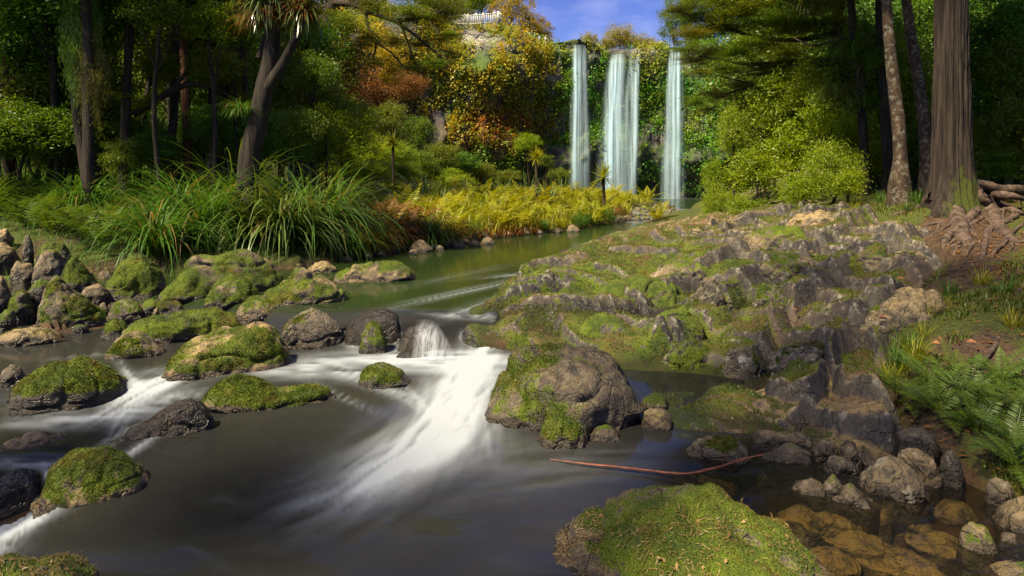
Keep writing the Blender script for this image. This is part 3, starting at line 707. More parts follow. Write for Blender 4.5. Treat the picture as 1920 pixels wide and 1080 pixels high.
B('dark rounded rock the cascade slides over', [(742,645),(758,618),(785,604),(808,608),(825,626),(836,645)], 660, 0.0, m=.02, t=.0, d=.7, lod=4, lich=.0, wetz=2)
B('sunken dark rock showing through the foam under the cascade', [(732,672),(755,660),(785,656),(812,668)], 678, -0.02, m=.0, t=.0, d=.5, lod=4, lich=.0, wetz=2)
B('little green rock sticking out beside the tan-crowned boulder', [(190,622),(200,603),(215,597),(232,602),(242,620)], 632, 0.03, m=.72, t=.1, lod=4, fuzz=1200)
B('low dark rock ridge with water sliding over it', [(188,832),(225,805),(262,785),(300,768),(345,753),(378,752),(392,770)], 842, -0.06, m=.12, t=.1, d=.30, lod=5, crest=.3, lich=.05, ro=.7, wetz=2)
B('flat brown rock barely above the dark water', [(5,825),(20,814),(60,811),(100,812),(128,824)], 838, -0.10, m=.15, t=.45, d=.5, lod=4)
B('smooth dark dome with foam curling round it', [(-12,915),(5,888),(30,876),(55,882),(76,910)], 932, -0.25, m=.02, t=.0, d=.8, lod=4, lich=.0, wetz=2)
B('small green rock half hidden behind the round-shouldered boulder', [(78,940),(92,905),(108,888),(118,900),(122,945)], 957, -0.1, m=.72, t=.1, lod=4, fuzz=1200)
# --- group behind, by the sedge bank
B('great sloping slab boulder with moss sheet below the drooping sedges', [(306,550),(318,525),(345,500),(372,472),(400,474),(425,465),(440,459),(465,465),(500,490),(527,518)], 562, 0.27, m=.68, t=.45, d=.5, lod=5, crest=.3, tf=.2, mdir=(-.5,-.4,.6), fuzz=8000, lich=.25)
B('green pyramid boulder below the bright tussock', [(196,545),(205,525),(230,495),(252,477),(265,475),(280,490),(300,510),(313,535)], 562, 0.24, m=.70, t=.25, d=.6, lod=5, crest=.2, mdir=(-.7,-.2,.6), fuzz=5000)
B('smooth rounded green boulder in front of the great slab', [(387,562),(392,535),(408,520),(435,514),(462,520),(480,535),(489,560)], 577, 0.26, m=.64, t=.35, d=.8, lod=5, facets=2, pw=2.3, fuzz=3500)
B('ridge-backed boulder half green half tan at the calm water', [(496,560),(502,535),(540,515),(552,496),(570,500),(600,515),(635,530),(660,548)], 574, 0.31, m=.56, t=.8, d=.5, lod=5, crest=.3, mdir=(-.8,0,.4), fuzz=4500, lich=.4)
B('low boulder with tan back behind the tan-crowned flat boulder', [(444,585),(452,563),(470,550),(495,550),(525,562),(546,578)], 597, 0.2, m=.54, t=.6, d=.6, lod=4, fuzz=2000)
B('wide flat mossy boulder lying alone in the calm upper water', [(622,515),(640,492),(665,481),(700,479),(735,485),(765,495),(780,515)], 530, UP, m=.52, t=.7, d=.55, lod=5, crest=.3, fuzz=3500)
B('flat pale rock at the water edge behind the ridge-backed boulder', [(572,505),(590,490),(612,487),(630,497)], 512, UP, m=.25, t=.9, lod=4)
B('little mossy rock against the wide flat boulder', [(627,525),(636,517),(648,516),(657,526)], 530, UP, m=.62, t=.2, lod=3)
B('pointed boulder with white lichen streaks on its peak', [(78,590),(84,545),(95,520),(108,508),(118,510),(135,530),(160,560),(185,585),(194,600)], 612, 0.06, m=.56, t=.45, d=.7, lod=5, crest=.1, tf=.3, mdir=(.6,-.6,.2), fuzz=4500, lich=.95)
B('blocky lichen-edged boulder above the pointed one', [(64,520),(70,485),(80,470),(100,467),(115,473),(124,495),(122,520)], 530, 0.42, m=.30, t=.5, d=.8, lod=4, lich=.8, sink=.7)
B('green wedge boulder sloping beside the lichen-edged block', [(121,525),(126,485),(138,477),(150,490),(165,510),(182,530)], 540, 0.40, m=.76, t=.1, d=.8, lod=4, fuzz=2500, sink=.7)
B('moss-topped boulder with a white edge highest on the stone pile', [(72,475),(80,452),(98,447),(115,452),(128,468),(130,480)], 485, 0.68, m=.58, t=.3, d=.9, lod=4, lich=.9, fuzz=1200, sink=.7)
B('white upright slab with grass hanging over it on the stone pile', [(42,470),(46,442),(53,440),(60,450),(62,472)], 480, 0.70, m=.1, t=.3, d=.8, lod=4, lich=1.0, sink=.7)
B('brown rounded rock at the top of the stone pile by the picture edge', [(-40,490),(-10,462),(5,454),(22,462),(33,480),(32,492)], 500, 0.55, m=.25, t=.7, d=.8, lod=4, sink=.7)
B('rust-stained rock high behind the stone pile at the picture edge', [(-30,445),(-5,428),(8,426),(20,440),(22,455)], 460, 0.8, m=.15, t=1, d=.8, lod=4, sink=.7)
B('squarish brown rock with a notch in the stone pile', [(24,515),(27,487),(34,484),(42,492),(58,491),(66,505),(64,520)], 525, 0.45, m=.12, t=.6, d=.8, lod=4, sink=.7)
B('tall pinkish rock at the picture edge of the stone pile', [(-40,560),(-15,525),(0,515),(10,525),(16,550)], 578, 0.2, m=.15, t=.7, d=.9, lod=4, sink=.7)
B('mossy rock with a pale tip low in the stone pile', [(16,580),(25,555),(40,541),(50,545),(60,570)], 592, 0.14, m=.55, t=.4, d=.8, lod=4, lich=.6, fuzz=800, sink=.7)
B('slanting green rock at the foot of the stone pile', [(-20,605),(0,588),(18,574),(30,575),(26,595)], 612, 0.08, m=.6, t=.2, lod=4)
B('low boulder with tan top resting in the quiet channel', [(4,635),(14,615),(35,606),(62,608),(90,618),(114,634)], 646, 0.03, m=.42, t=.65, d=.7, lod=4, fuzz=1500)
B('round green rock behind the pointed boulder', [(55,545),(62,528),(75,523),(92,528),(96,545)], 555, 0.35, m=.66, t=.1, lod=4, sink=.7)
B('dark overhung rock between the pointed boulder and the green pyramid', [(154,545),(162,533),(185,530),(200,538),(203,552)], 562, 0.28, m=.30, t=.5, lod=4, sink=.7)
B('low mossy rock at the foot of the green pyramid', [(203,585),(215,566),(235,558),(256,562),(268,580)], 596, 0.1, m=.58, t=.3, d=.7, lod=4, fuzz=1200)
B('small bare tilted stone between mossy rocks', [(186,580),(189,565),(197,567),(207,584)], 592, 0.1, m=.1, t=.4, lod=3)
B('wedge-shaped green rock beside the long flat ledge boulder', [(295,575),(300,555),(310,546),(325,555),(345,570),(363,578)], 586, 0.14, m=.66, t=.2, d=.6, lod=4, fuzz=1000)
B('little green knob of rock next to the green wedge', [(264,578),(272,563),(285,560),(298,568),(300,580)], 585, 0.14, m=.68, t=.1, lod=3)
B('small mossy cushion stone at the end of the quiet channel', [(135,618),(142,607),(150,604),(160,609),(165,618)], 622, 0.03, m=.72, t=0, lod=3)
B('tiny moss-topped stone in front of the pointed boulder', [(174,600),(180,592),(188,592),(193,601)], 605, 0.05, m=.6, t=.2, lod=3)
B('dark wet stone beneath the pointed boulder', [(65,612),(80,598),(100,600),(112,614)], 620, 0.03, m=.15, t=.1, lod=3)
B('brown pebble lying on the long flat ledge boulder', [(286,587),(289,580),(294,578),(299,585)], 588, Yf=7.75, m=0, t=1, lod=3, name='stone')
# --- stones of the near bank
B('grey stone sheet with moss freckles at the still pool', [(1280,850),(1300,828),(1330,812),(1370,810),(1400,822),(1410,848)], 866, 0.0, m=.42, t=.25, d=.55, lod=5, fuzz=1500)
B('long flat slab lying behind the triangular stone', [(1408,825),(1430,812),(1470,803),(1515,801),(1527,815)], 838, 0.04, m=.3, t=.45, d=.35, lod=4)
B('triangular dark stone behind the red stalk', [(1406,862),(1440,850),(1475,832),(1492,824),(1515,835),(1526,860)], 872, 0.0, m=.22, t=.2, d=.5, lod=4, facets=10)
B('cracked grey boulder with lichen freckles at the shallows', [(1614,905),(1620,878),(1640,862),(1670,853),(1700,862),(1725,885),(1737,910)], 942, 0.0, m=.22, t=.35, d=.85, lod=5, facets=10, lich=.7)
B('pale block behind the cracked grey boulder', [(1682,870),(1690,845),(1720,836),(1748,842),(1762,870)], 892, 0.06, m=.15, t=.75, d=.8, lod=4, lich=.6)
B('lumpy grey stone next to the big mossy boulder', [(1482,918),(1495,903),(1520,893),(1540,895),(1552,912)], 932, 0.0, m=.28, t=.35, d=.8, lod=4)
B('split grey stone between the lumpy stone and the cracked boulder', [(1535,925),(1545,905),(1562,890),(1580,897),(1584,915)], 935, 0.0, m=.25, t=.3, lod=4)
B('smooth grey wedge sliding into brown water', [(1532,940),(1560,922),(1590,906),(1615,915),(1642,938)], 948, 0.0, m=.15, t=.25, d=.6, lod=4)
B('flat mossy stone under the small pile on the bank', [(1546,870),(1558,856),(1580,854),(1608,868)], 888, 0.02, m=.48, t=.2, d=.7, lod=4)
B('rounded grey cobble in the small pile on the bank', [(1575,855),(1583,840),(1598,834),(1614,845),(1616,860)], 866, 0.05, m=.12, t=.3, lod=4)
B('dark cobble with tan edge in the small pile on the bank', [(1521,845),(1528,830),(1545,823),(1562,828),(1570,845)], 852, 0.06, m=.3, t=.35, lod=4)
B('small slanted flake stone over the grey cobble', [(1575,838),(1585,828),(1602,824),(1606,834)], 842, 0.10, m=.1, t=.6, lod=3)
B('dark upright block against the fern bank', [(1762,880),(1768,852),(1785,842),(1802,850),(1806,885)], 900, 0.05, m=.12, t=.1, d=.8, lod=4)
B('dark cracked block under the fern overhang', [(1678,832),(1685,808),(1715,800),(1745,806),(1760,832)], 842, 0.14, m=.12, t=.15, d=.6, lod=4)
B('grey twin cobble at the waterline by the picture edge', [(1850,930),(1856,905),(1872,896),(1892,902),(1906,928)], 945, 0.02, m=.18, t=.25, lod=4)
B('tall brown rock cut by the picture edge', [(1880,990),(1890,955),(1915,938),(1960,930),(2010,975)], 1012, 0.0, m=.2, t=.4, d=.8, lod=4)
B('half-sunken round stone with mossy shoulders', [(1800,1030),(1806,995),(1822,979),(1845,982),(1862,1010),(1868,1035)], 1050, -0.03, m=.38, t=.45, lod=4)
B('small dark stone beside the half-sunken round one', [(1873,1012),(1880,1000),(1900,998),(1912,1015)], 1028, -0.02, m=.1, t=.2, lod=4)
B('mossy rock in the bottom corner of the picture', [(1850,1085),(1880,1065),(1920,1050),(1990,1060)], 1120, -0.02, m=.5, t=.5, lod=4)
SUNK = [(1600,1000,90,.10),(1700,965,70,.09),(1560,1040,80,.13),(1680,1050,110,.14),(1760,1010,90,.10),(1500,960,70,.07),(1790,950,60,.07),(1450,870,60,.06),(1560,960,90,.05),(1740,1075,80,.12),(1340,880,70,.09),(1630,950,60,.04)]
for i, (x, y, wpx, dp) in enumerate(SUNK):
    B('rusty brown stone sunk beneath the clear shallow water', [(x-wpx*.6,y+8),(x-wpx*.3,y-12),(x+wpx*.1,y-16),(x+wpx*.4,y-8),(x+wpx*.6,y+8)], y+30, -dp-.05, m=.05, t=1.0, d=.9, lod=3, wetz='dry', name='stone', cat='stone', group='stones under the clear shallows')
rgp = np.random.default_rng(3)
for i in range(46):
    x = rgp.uniform(-70, 215); y = rgp.uniform(478, 625) if x < 130 else rgp.uniform(520, 600); hp = ground_hit(x, y, 5, 14); wpx = rgp.uniform(16, 40) * (8.5 / hp[1]); hh = wpx * rgp.uniform(.45, .8); Yp_ = hp[1]
    B('small mossy stone packed between the big rocks of the stone pile', [(x-wpx*.5,y),(x-wpx*.32,y-hh*.75),(x+wpx*rgp.uniform(-.2,.2),y-hh),(x+wpx*.36,y-hh*.6),(x+wpx*.5,y)], y+4, Yf=Yp_, m=rgp.uniform(.15,.7), t=rgp.uniform(.2,.7), d=.9, lod=3, name='stone', cat='stone', group='small stones of the stone pile', wetz=-9, sink=.3)
EDGE = [(716,478,26),(738,470,30),(690,482,22),(760,466,34),(790,470,52),(775,474,20),(812,464,24),(845,458,30),(868,454,34),(885,449,28),(905,447,40),(930,444,26),(955,441,22),(985,438,24),(1010,436,20),(1045,434,22),(1075,432,30),(1160,414,26),(1176,411,24),(860,462,26),(825,468,18),(650,487,26),(668,478,24),(520,498,34),(545,492,26),(560,500,22),(915,455,30),(890,459,22)]
for i, (x, y, wpx) in enumerate(EDGE):
    hh = wpx * random.uniform(.28, .5)
    B('small dark stone strewn along the waterline under the meadow', [(x-wpx*.5,y),(x-wpx*.3,y-hh*.8),(x+wpx*.05,y-hh),(x+wpx*.35,y-hh*.6),(x+wpx*.5,y)], y+3, UP, m=.12, t=.45, d=.8, lod=3, name='stone', cat='stone', group='stones along the meadow waterline')
RAP = [(1180,395,14),(1196,394,16),(1205,402,18),(1218,396,20),(1232,390,22),(1246,387,26),(1222,404,20),(1212,410,18),(1196,411,16),(1238,400,14),(1254,398,16),(1262,393,12),(1270,396,12),(1250,408,16),(1266,410,22),(1276,402,14),(1238,392,18),(1228,408,12),(1285,397,12),(1208,390,14),(1190,404,12),(1290,405,14)]
for i, (x, y, wpx) in enumerate(RAP):
    hh = wpx * random.uniform(.3, .5)
    B('small wet rock in the shallow rapids below the plunge pool', [(x-wpx*.5,y),(x-wpx*.2,y-hh),(x+wpx*.2,y-hh*.9),(x+wpx*.5,y)], y+2.5, None, m=.38, t=.35, d=.8, lod=3, name='stone', cat='stone', group='rocks in the far rapids')
# --- blocks standing proud of the outcrop
SLAB = [('mossy toe of the outcrop dipping into the brown side pool', [(1235,672),(1260,640),(1300,632),(1335,645),(1350,680)], 700, 6.2, .60, .1),
 ('dark wet corner block where outcrop meets side pool', [(1345,690),(1360,655),(1400,645),(1430,665),(1440,705)], 716, 5.95, .30, .2),
 ('moss-hung block behind the crown of the biggest boulder', [(1060,640),(1085,605),(1130,590),(1180,600),(1215,640)], 664, 6.9, .72, .1),
 ('green rounded foot of the outcrop touching the white foam', [(936,648),(950,628),(985,620),(1030,628),(1050,650)], 662, 6.95, .78, .0),
 ('cracked grey shelf in the lower outcrop', [(1440,690),(1470,655),(1520,640),(1560,660),(1575,695)], 706, 5.6, .35, .3),
 ('steep green shoulder above the brown side pool', [(1210,620),(1240,585),(1280,570),(1320,590),(1330,625)], 650, 6.95, .72, .1),
 ('brown shelf with fallen leaves in the upper outcrop', [(1200,520),(1240,490),(1290,478),(1340,490),(1360,520)], 535, 8.6, .45, .5),
 ('narrow tilted rib above the hunched block', [(1400,515),(1430,485),(1480,468),(1520,462),(1535,480)], 520, 8.3, .40, .5),
 ('squared block with a dark overhung face on the outcrop', [(1512,620),(1520,585),(1545,562),(1585,545),(1610,540),(1632,555),(1640,590)], 640, 6.55, .42, .3),
 ('tan-topped block highest on the outcrop below the tree roots', [(1662,515),(1668,485),(1685,468),(1710,465),(1735,470),(1745,490)], 530, 7.55, .30, .7),
 ('hunched mossy block in the middle of the outcrop', [(1408,570),(1415,540),(1435,526),(1460,530),(1480,548),(1486,572)], 590, 7.25, .55, .2),
 ('dark hollow-sided block on the outcrop', [(1302,560),(1308,530),(1325,517),(1345,522),(1360,545)], 588, 7.5, .45, .3),
 ('lit slab lying along the outcrop beside the grass bank', [(1585,640),(1620,600),(1660,565),(1700,530),(1740,512),(1768,520)], 640, 6.0, .12, .6),
 ('long moss-covered ledge at the water end of the outcrop', [(938,620),(985,598),(1050,585),(1120,572),(1200,585),(1275,600)], 642, 7.2, .78, .1),
 ('thin layered ledge over the calm water', [(900,570),(925,548),(980,540),(1040,540),(1070,552)], 580, 8.0, .48, .8),
 ('lower layered ledge beside the cascade lip', [(890,600),(930,573),(1000,570),(1060,580)], 612, 7.45, .55, .6),
 ('pale broad ledge of the outcrop at the still pool', [(1310,800),(1360,758),(1430,728),(1500,718),(1570,735),(1620,770)], 812, 4.9, .22, .9),
 ('mossy step of rock above the brown side pool', [(1300,650),(1340,632),(1390,622),(1430,640),(1440,668)], 690, 6.35, .66, .1),
 ('brown knob on the crest of the outcrop above the river', [(1270,450),(1285,430),(1310,425),(1335,440),(1345,455)], 462, 11.2, .35, .8),
 ('low pale rib along the crest of the outcrop', [(1180,455),(1210,438),(1250,428),(1275,436)], 462, 11.6, .3, .9),
 ('grey knuckle of rock under the slender lichen tree', [(1470,415),(1500,398),(1540,392),(1575,405),(1590,422)], 432, 9.9, .3, .8),
 ('long weathered rib crossing the upper outcrop', [(1350,470),(1400,440),(1450,425),(1500,418),(1530,430)], 482, 9.3, .35, .6),
 ('leaning slab with white edge in the upper outcrop', [(1560,520),(1585,490),(1620,466),(1655,440),(1672,450)], 530, 7.9, .45, .4),
 ('moss-draped shoulder of rock beside the long ledge', [(1090,560),(1140,530),(1200,512),(1260,505),(1300,530)], 572, 7.95, .62, .3)]
for lb, pr, ba, Yf, mm, tt in SLAB:
    B(lb, pr, ba, Yf=Yf, m=mm, t=tt, d=.55, lod=5, crest=.35, tf=.12, facets=9, name='rock_block', cat='rock', wetz=-9, lich=.7, sink=.5, ro=1.2, fuzz=int(3500 * mm))
# ------------------------------------------------------------------ cliff, falls and clifftop
CLX = [430, 560, 700, 850, 1000, 1075, 1180, 1290, 1400, 1500, 1650, 1800]
CLY = [68, 73, 78, 83, 87.5, 90, 91, 89, 82, 73, 61, 50]
TPX = [430, 500, 600, 700, 790, 850, 900, 945, 985, 1030, 1075, 1110, 1138, 1195, 1215, 1250, 1300, 1400, 1480, 1560, 1680, 1800]
TPY = [320, 200, 60, 0, 24, 46, 49, 54, 70, 84, 82, 85, 97, 98, 93, 90, 86, 70, 60, 120, 230, 320]
def cliff_top(px):
    Y = np.interp(px, CLX, CLY); return (px - 960) / F * Y, Y, H - (np.interp(px, TPX, TPY) - HY) / F * (Y + 1.2 + 5.5 * sstep(985, 880, px))
cpx = np.linspace(430, 1800, 620); cX, cY, cZ = cliff_top(cpx)
tx, ty = np.gradient(cX), np.gradient(cY); tl = np.hypot(tx, ty); nx, ny = ty / tl, -tx / tl      # towards the river
vv = np.linspace(0, 1, 190); back = np.geomspace(0.5, 60, 26)
U, Vv = np.meshgrid(cpx, vv)
Zc = -0.5 + Vv * (cZ[None, :] + 0.5)
q = np.stack([U / F * 85 , Zc, U * 0], -1)
over = 2.6 * sstep(2.0, 6.0, Zc) - 2.3 + 0.5 * sstep(11, 16, Zc)
off = over + 1.7 * fbm(q * 0.16, 4, 61) + 0.7 * fbm(q * np.array((0.9, 0.22, 1)), 4, 62) + 0.35 * (np.round(fbm(q * np.array((.1, .5, 1)), 2, 63) * 4) / 4)
off = off - 5.5 * sstep(985, 880, U) * sstep(0.72, 1.0, Vv) - 1.2 * sstep(0.9, 1.0, Vv)
near_fall = np.zeros_like(U)
Xf = cX[None, :] + nx[None, :] * off; Yf_ = cY[None, :] + ny[None, :] * off
Vc = np.stack([Xf, Yf_, Zc], -1)
Vb = np.stack([Xf[-1][None, :] - nx[None, :] * back[:, None], Yf_[-1][None, :] - ny[None, :] * back[:, None], np.repeat(cZ[None, :], len(back), 0) + 0.03 * back[:, None] + 0.25 * fbm(np.stack([np.repeat(cX[None, :], len(back), 0), np.repeat(back[:, None], len(cX), 1), np.zeros((len(back), len(cX)))], -1) * 0.5, 3, 66)], -1)
CV = np.concatenate([Vc, Vb], 0); nrow = CV.shape[0]
pxc = np.concatenate([U, np.repeat(cpx[None, :], len(back), 0)], 0); pyc = project(CV[..., 0], CV[..., 1], CV[..., 2])[1]
def blob(px, py, cx, cyy, rx, ry): return np.exp(-(((px - cx) / rx) ** 2 + ((py - cyy) / ry) ** 2))
rust = np.clip(1.2 * blob(pxc, pyc, 950, 235, 70, 45) + 0.9 * blob(pxc, pyc, 700, 170, 90, 60) + 0.7 * blob(pxc, pyc, 880, 270, 80, 30), 0, 1)
pale = np.clip(1.3 * blob(pxc, pyc, 893, 72, 36, 14) + 1.0 * blob(pxc, pyc, 1000, 88, 50, 6) + .8 * blob(pxc, pyc, 1215, 95, 40, 6), 0, 1)
cl = obj('cliff', mesh('cliff', CV.reshape(-1, 3), grid_faces(nrow, len(cpx)), dict(rust=rust.ravel(), pale=pale.ravel())), MAT['cliff'])
tag(cl, 'curved dark basalt cliff hung with plants around the plunge pool', kind='structure')

# plants clinging to the cliff: uncountable cover, coloured by where each kind grows
def cliff_cover():
    rg = np.random.default_rng(11); mb = MB(); tint = []
    du = np.gradient(CV, axis=1); dv = np.gradient(CV, axis=0); Nn = unit(np.cross(du, dv))
    sg = np.sign((Nn[:190] * np.stack([nx, ny, 0 * nx], -1)[None]).sum(-1).mean()); Nn = Nn * sg
    FALLX = [(1086, 14), (1152, 22), (1188, 10), (1266, 15)]
    def pick(n):
        i = rg.integers(4, 214, n); j = rg.integers(40, 600, n); return CV[i, j], Nn[i, j], pxc[i, j], pyc[i, j]
    def colour(px, py, n):
        g = np.stack([rg.uniform(.04, .12, n), rg.uniform(.13, .24, n), rg.uniform(.010, .022, n)], -1)
        yl = np.stack([rg.uniform(.20, .34, n), rg.uniform(.19, .28, n), rg.uniform(.012, .03, n)], -1)
        ru = np.stack([rg.uniform(.22, .38, n), rg.uniform(.08, .15, n), rg.uniform(.015, .035, n)], -1)
        f = np.clip(sstep(1090, 980, px) * 0.85 + 0.35 * sstep(180, 90, py) + 0.5 * noise(np.stack([px / 45, py / 40, px * 0], -1), 71), 0, 1) * sstep(330, 230, py)
        r = np.clip(blob(px, py, 955, 235, 75, 42) * 1.1 + blob(px, py, 700, 165, 90, 70) + .5 * blob(px, py, 860, 255, 60, 30), 0, 1) * (rg.random(n) < .5)
        c = g + (yl - g) * f[:, None]; return c + (ru - c) * r[:, None]
    def keep(px, py, dens):
        nz_ = noise(np.stack([px / 30, py / 26, px * 0], -1), 73) + 0.5 * noise(np.stack([px / 11, py / 11, px * 0], -1), 74)
        ok = nz_ > -0.50 + (1 - dens) * 0.9
        for cx, hw in FALLX: ok &= ~((np.abs(px - cx) < hw * 0.75) & (py > 70))
        ok &= ~(blob(px, py, 893, 76, 34, 13) > .5)
        return ok
    # leafy clumps
    C, Nr, px, py = pick(9500); k = keep(px, py, np.clip(0.95 - 0.75 * sstep(250, 300, py), 0, 1)); C, Nr, px, py = C[k], Nr[k], px[k], py[k]
    cc = colour(px, py, len(C)) * 1.4; m = 12; n = len(C) * m
    ctr = np.repeat(C, m, 0) + np.repeat(Nr, m, 0) * rg.uniform(0, .7, (n, 1)) + rg.normal(size=(n, 3)) * 0.36
    leaf_quads(mb, ctr, np.repeat(Nr, m, 0) * .5 + rg.normal(size=(n, 3)) * .7 + (0, 0, -.1), unit(np.repeat(Nr, m, 0) * .5 + (0, 0, .8) + rg.normal(size=(n, 3)) * .5), rg.uniform(.22, .5, n), rg.uniform(.14, .28, n), rg.random(n))
    tint.append(np.repeat(np.repeat(cc, m, 0), 4, 0))
    # hanging grasses
    C, Nr, px, py = pick(5200); k = keep(px, py, .8) & (rg.random(5200) < np.clip(sstep(1120, 1000, px) + .25, 0, 1)) & (py < 300); C, Nr, px, py = C[k], Nr[k], px[k], py[k]
    cc = colour(px, py, len(C)) * 1.5; m = 9; n = len(C) * m
    az = np.repeat(np.arctan2(Nr[:, 1], Nr[:, 0]), m) + rg.normal(size=n) * .7
    blades(mb, np.repeat(C, m, 0) + rg.normal(size=(n, 3)) * .15, az, rg.uniform(.7, 1.7, n), rg.uniform(.3, 1.0, n), rg.uniform(1.5, 2.6, n), rg.uniform(.06, .13, n), rg.random(n), k=3)
    tint.append(np.repeat(np.repeat(cc, m, 0), 8, 0))
    o = obj('cliff_foliage', mb.mesh('cliff_foliage', dict(tint=np.concatenate(tint))), MAT['tint'])
    tag(o, 'green and golden ferns, grasses and creepers covering the cliff', kind='stuff')
cliff_cover()

# waterfalls: curved falling sheets a little in front of the rock
def waterfall(label, strands, base_py=370.5):
    mb = MB()
    for (xt, yt, xb, wt, wb, al, dy) in strands:
        X0, Y0, _ = cliff_top(np.array(float(xt))); Yb = float(Y0) - 1.2 - dy; n = 60; m = 13
        t = np.linspace(0, 1, n); zt = H - (yt + 6 - HY) / F * (float(Y0) - 0.9); zb_ = POOL - 0.05
        tl_ = np.concatenate([[-0.06, -0.03], t]); z = zt - np.maximum(t, 0) * (zt - zb_)
        Yc_ = float(Y0) - 1.2 - dy - 0.9 * np.sqrt(t)
        Xc_ = (np.interp(t ** .8, [0, 1], [xt, xb]) - 960) / F * Yc_; w_ = 1.25 * np.interp(t, [0, .05, .12, 1], [wt * .6, wt * .9, wt, wb]) / F * Yc_ * (1 + .10 * np.sin(t * 17 + xt * 1.3) * t)
        s = np.linspace(-1, 1, m)
        wob = 0.05 * np.sin(t * 9 + xt)[:, None]
        X = Xc_[:, None] + s[None] * w_[:, None] * .5 + wob; Y = Yc_[:, None] - 0.35 * np.sqrt(1 - .9 * s[None] ** 2) * np.ones((n, 1)); Z = z[:, None] + 0 * s[None]
        lipb = np.stack([X[0], Y[0] + 1.6, np.full(m, zt + .12)], -1)[None]; lipm = np.stack([X[0], Y[0] + .5, np.full(m, zt + .08)], -1)[None]
        V = np.concatenate([lipb, lipm, np.stack([X, Y, Z], -1)], 0)
        A_ = min(1.0, al * 1.45) * np.clip(1 - s ** 2, 0, 1)[None] ** 1.9 * np.interp(np.concatenate([[0, 0], t]), [0, .04, .12, .75, 1], [.2, .75, 1, .85, .45])[:, None]
        mb.add(V, grid_faces(n + 2, m), A_.ravel())
    o = obj('waterfall', mb.mesh('waterfall'), MAT['fall']); tag(o, label, 'waterfall')
waterfall('thin wispy waterfall nearest the viewing fence', [(1082, 80, 1080, 20, 26, .5, 0), (1079, 81, 1077, 7, 10, .85, .25), (1096, 82, 1099, 8, 18, .3, 0), (1089, 81, 1088, 26, 36, .25, .4)])
waterfall('broad main waterfall in the middle of the cliff', [(1158, 98, 1146, 34, 64, .60, 0), (1150, 100, 1138, 12, 24, .95, .3), (1164, 98, 1152, 18, 40, .5, .5), (1156, 99, 1142, 6, 10, .8, .6)])
waterfall('second strand beside the broad main waterfall', [(1190, 99, 1178, 20, 36, .40, 0), (1197, 98, 1186, 10, 14, .7, .3), (1182, 101, 1170, 10, 24, .28, .2)])
waterfall('bright straight waterfall landing in the open pool', [(1267, 90, 1262, 28, 46, .60, 0), (1272, 90, 1270, 9, 13, 1.0, .3), (1259, 91, 1252, 10, 30, .55, .4), (1265, 91, 1261, 5, 8, .7, .5)])

# ------------------------------------------------------------------ viewing fence, railing, visitors
def box(mb, a, b, w, d):
    """bar from a to b, w wide, d deep"""
    a = np.array(a, float); b = np.array(b, float); T = unit(b - a); S = unit(np.cross(T, (0, 0, 1) if abs(T[2]) < .9 else (0, 1, 0))); N = np.cross(S, T)
    V = [p + S * w * i + N * d * j for p in (a, b) for i, j in ((-.5, -.5), (.5, -.5), (.5, .5), (-.5, .5))]
    mb.add(V, [(0, 1, 2, 3), (7, 6, 5, 4), (0, 4, 5, 1), (1, 5, 6, 2), (2, 6, 7, 3), (3, 7, 4, 0)])
def fence(name, label, pts, hgt, step, mat, pick, cat):
    root = empty(name, pts[0]); tag(root, label, cat)
    inv = np.array(pts[0])
    def part(nm, a, b, w, d):
        mb = MB(); box(mb, np.array(a) - inv, np.array(b) - inv, w, d); obj(nm, mb.mesh(nm), mat, root)
    for a, b in zip(pts[:-1], pts[1:]):
        a = np.array(a); b = np.array(b); L = np.linalg.norm(b - a)
        for f in (0.12, 0.92): part('rail', a + (0, 0, hgt * f), b + (0, 0, hgt * f), .09, .07)
        for k in range(int(L / step) + 1):
            p = a + (b - a) * k * step / L; big = k % 8 == 0
            part('post' if big else 'picket', p, p + (0, 0, hgt * (1.12 if big else 1)), .14 if big else pick, .12 if big else .04)
fence('viewing_fence', 'grey timber picket fence of the lookout on top of the cliff', [P(842, 46, 89), P(878, 47.5, 85.5), P(935, 43, 86), P(940, 47, 91)], 1.35, 0.24, MAT['wood'], .11, 'fence')
fence('path_railing', 'low green railing on the path along the cliff edge', [P(975, 68, 87), P(1002, 77, 88), P(1030, 83, 89)], 0.95, 0.45, MAT['rail'], .05, 'railing')

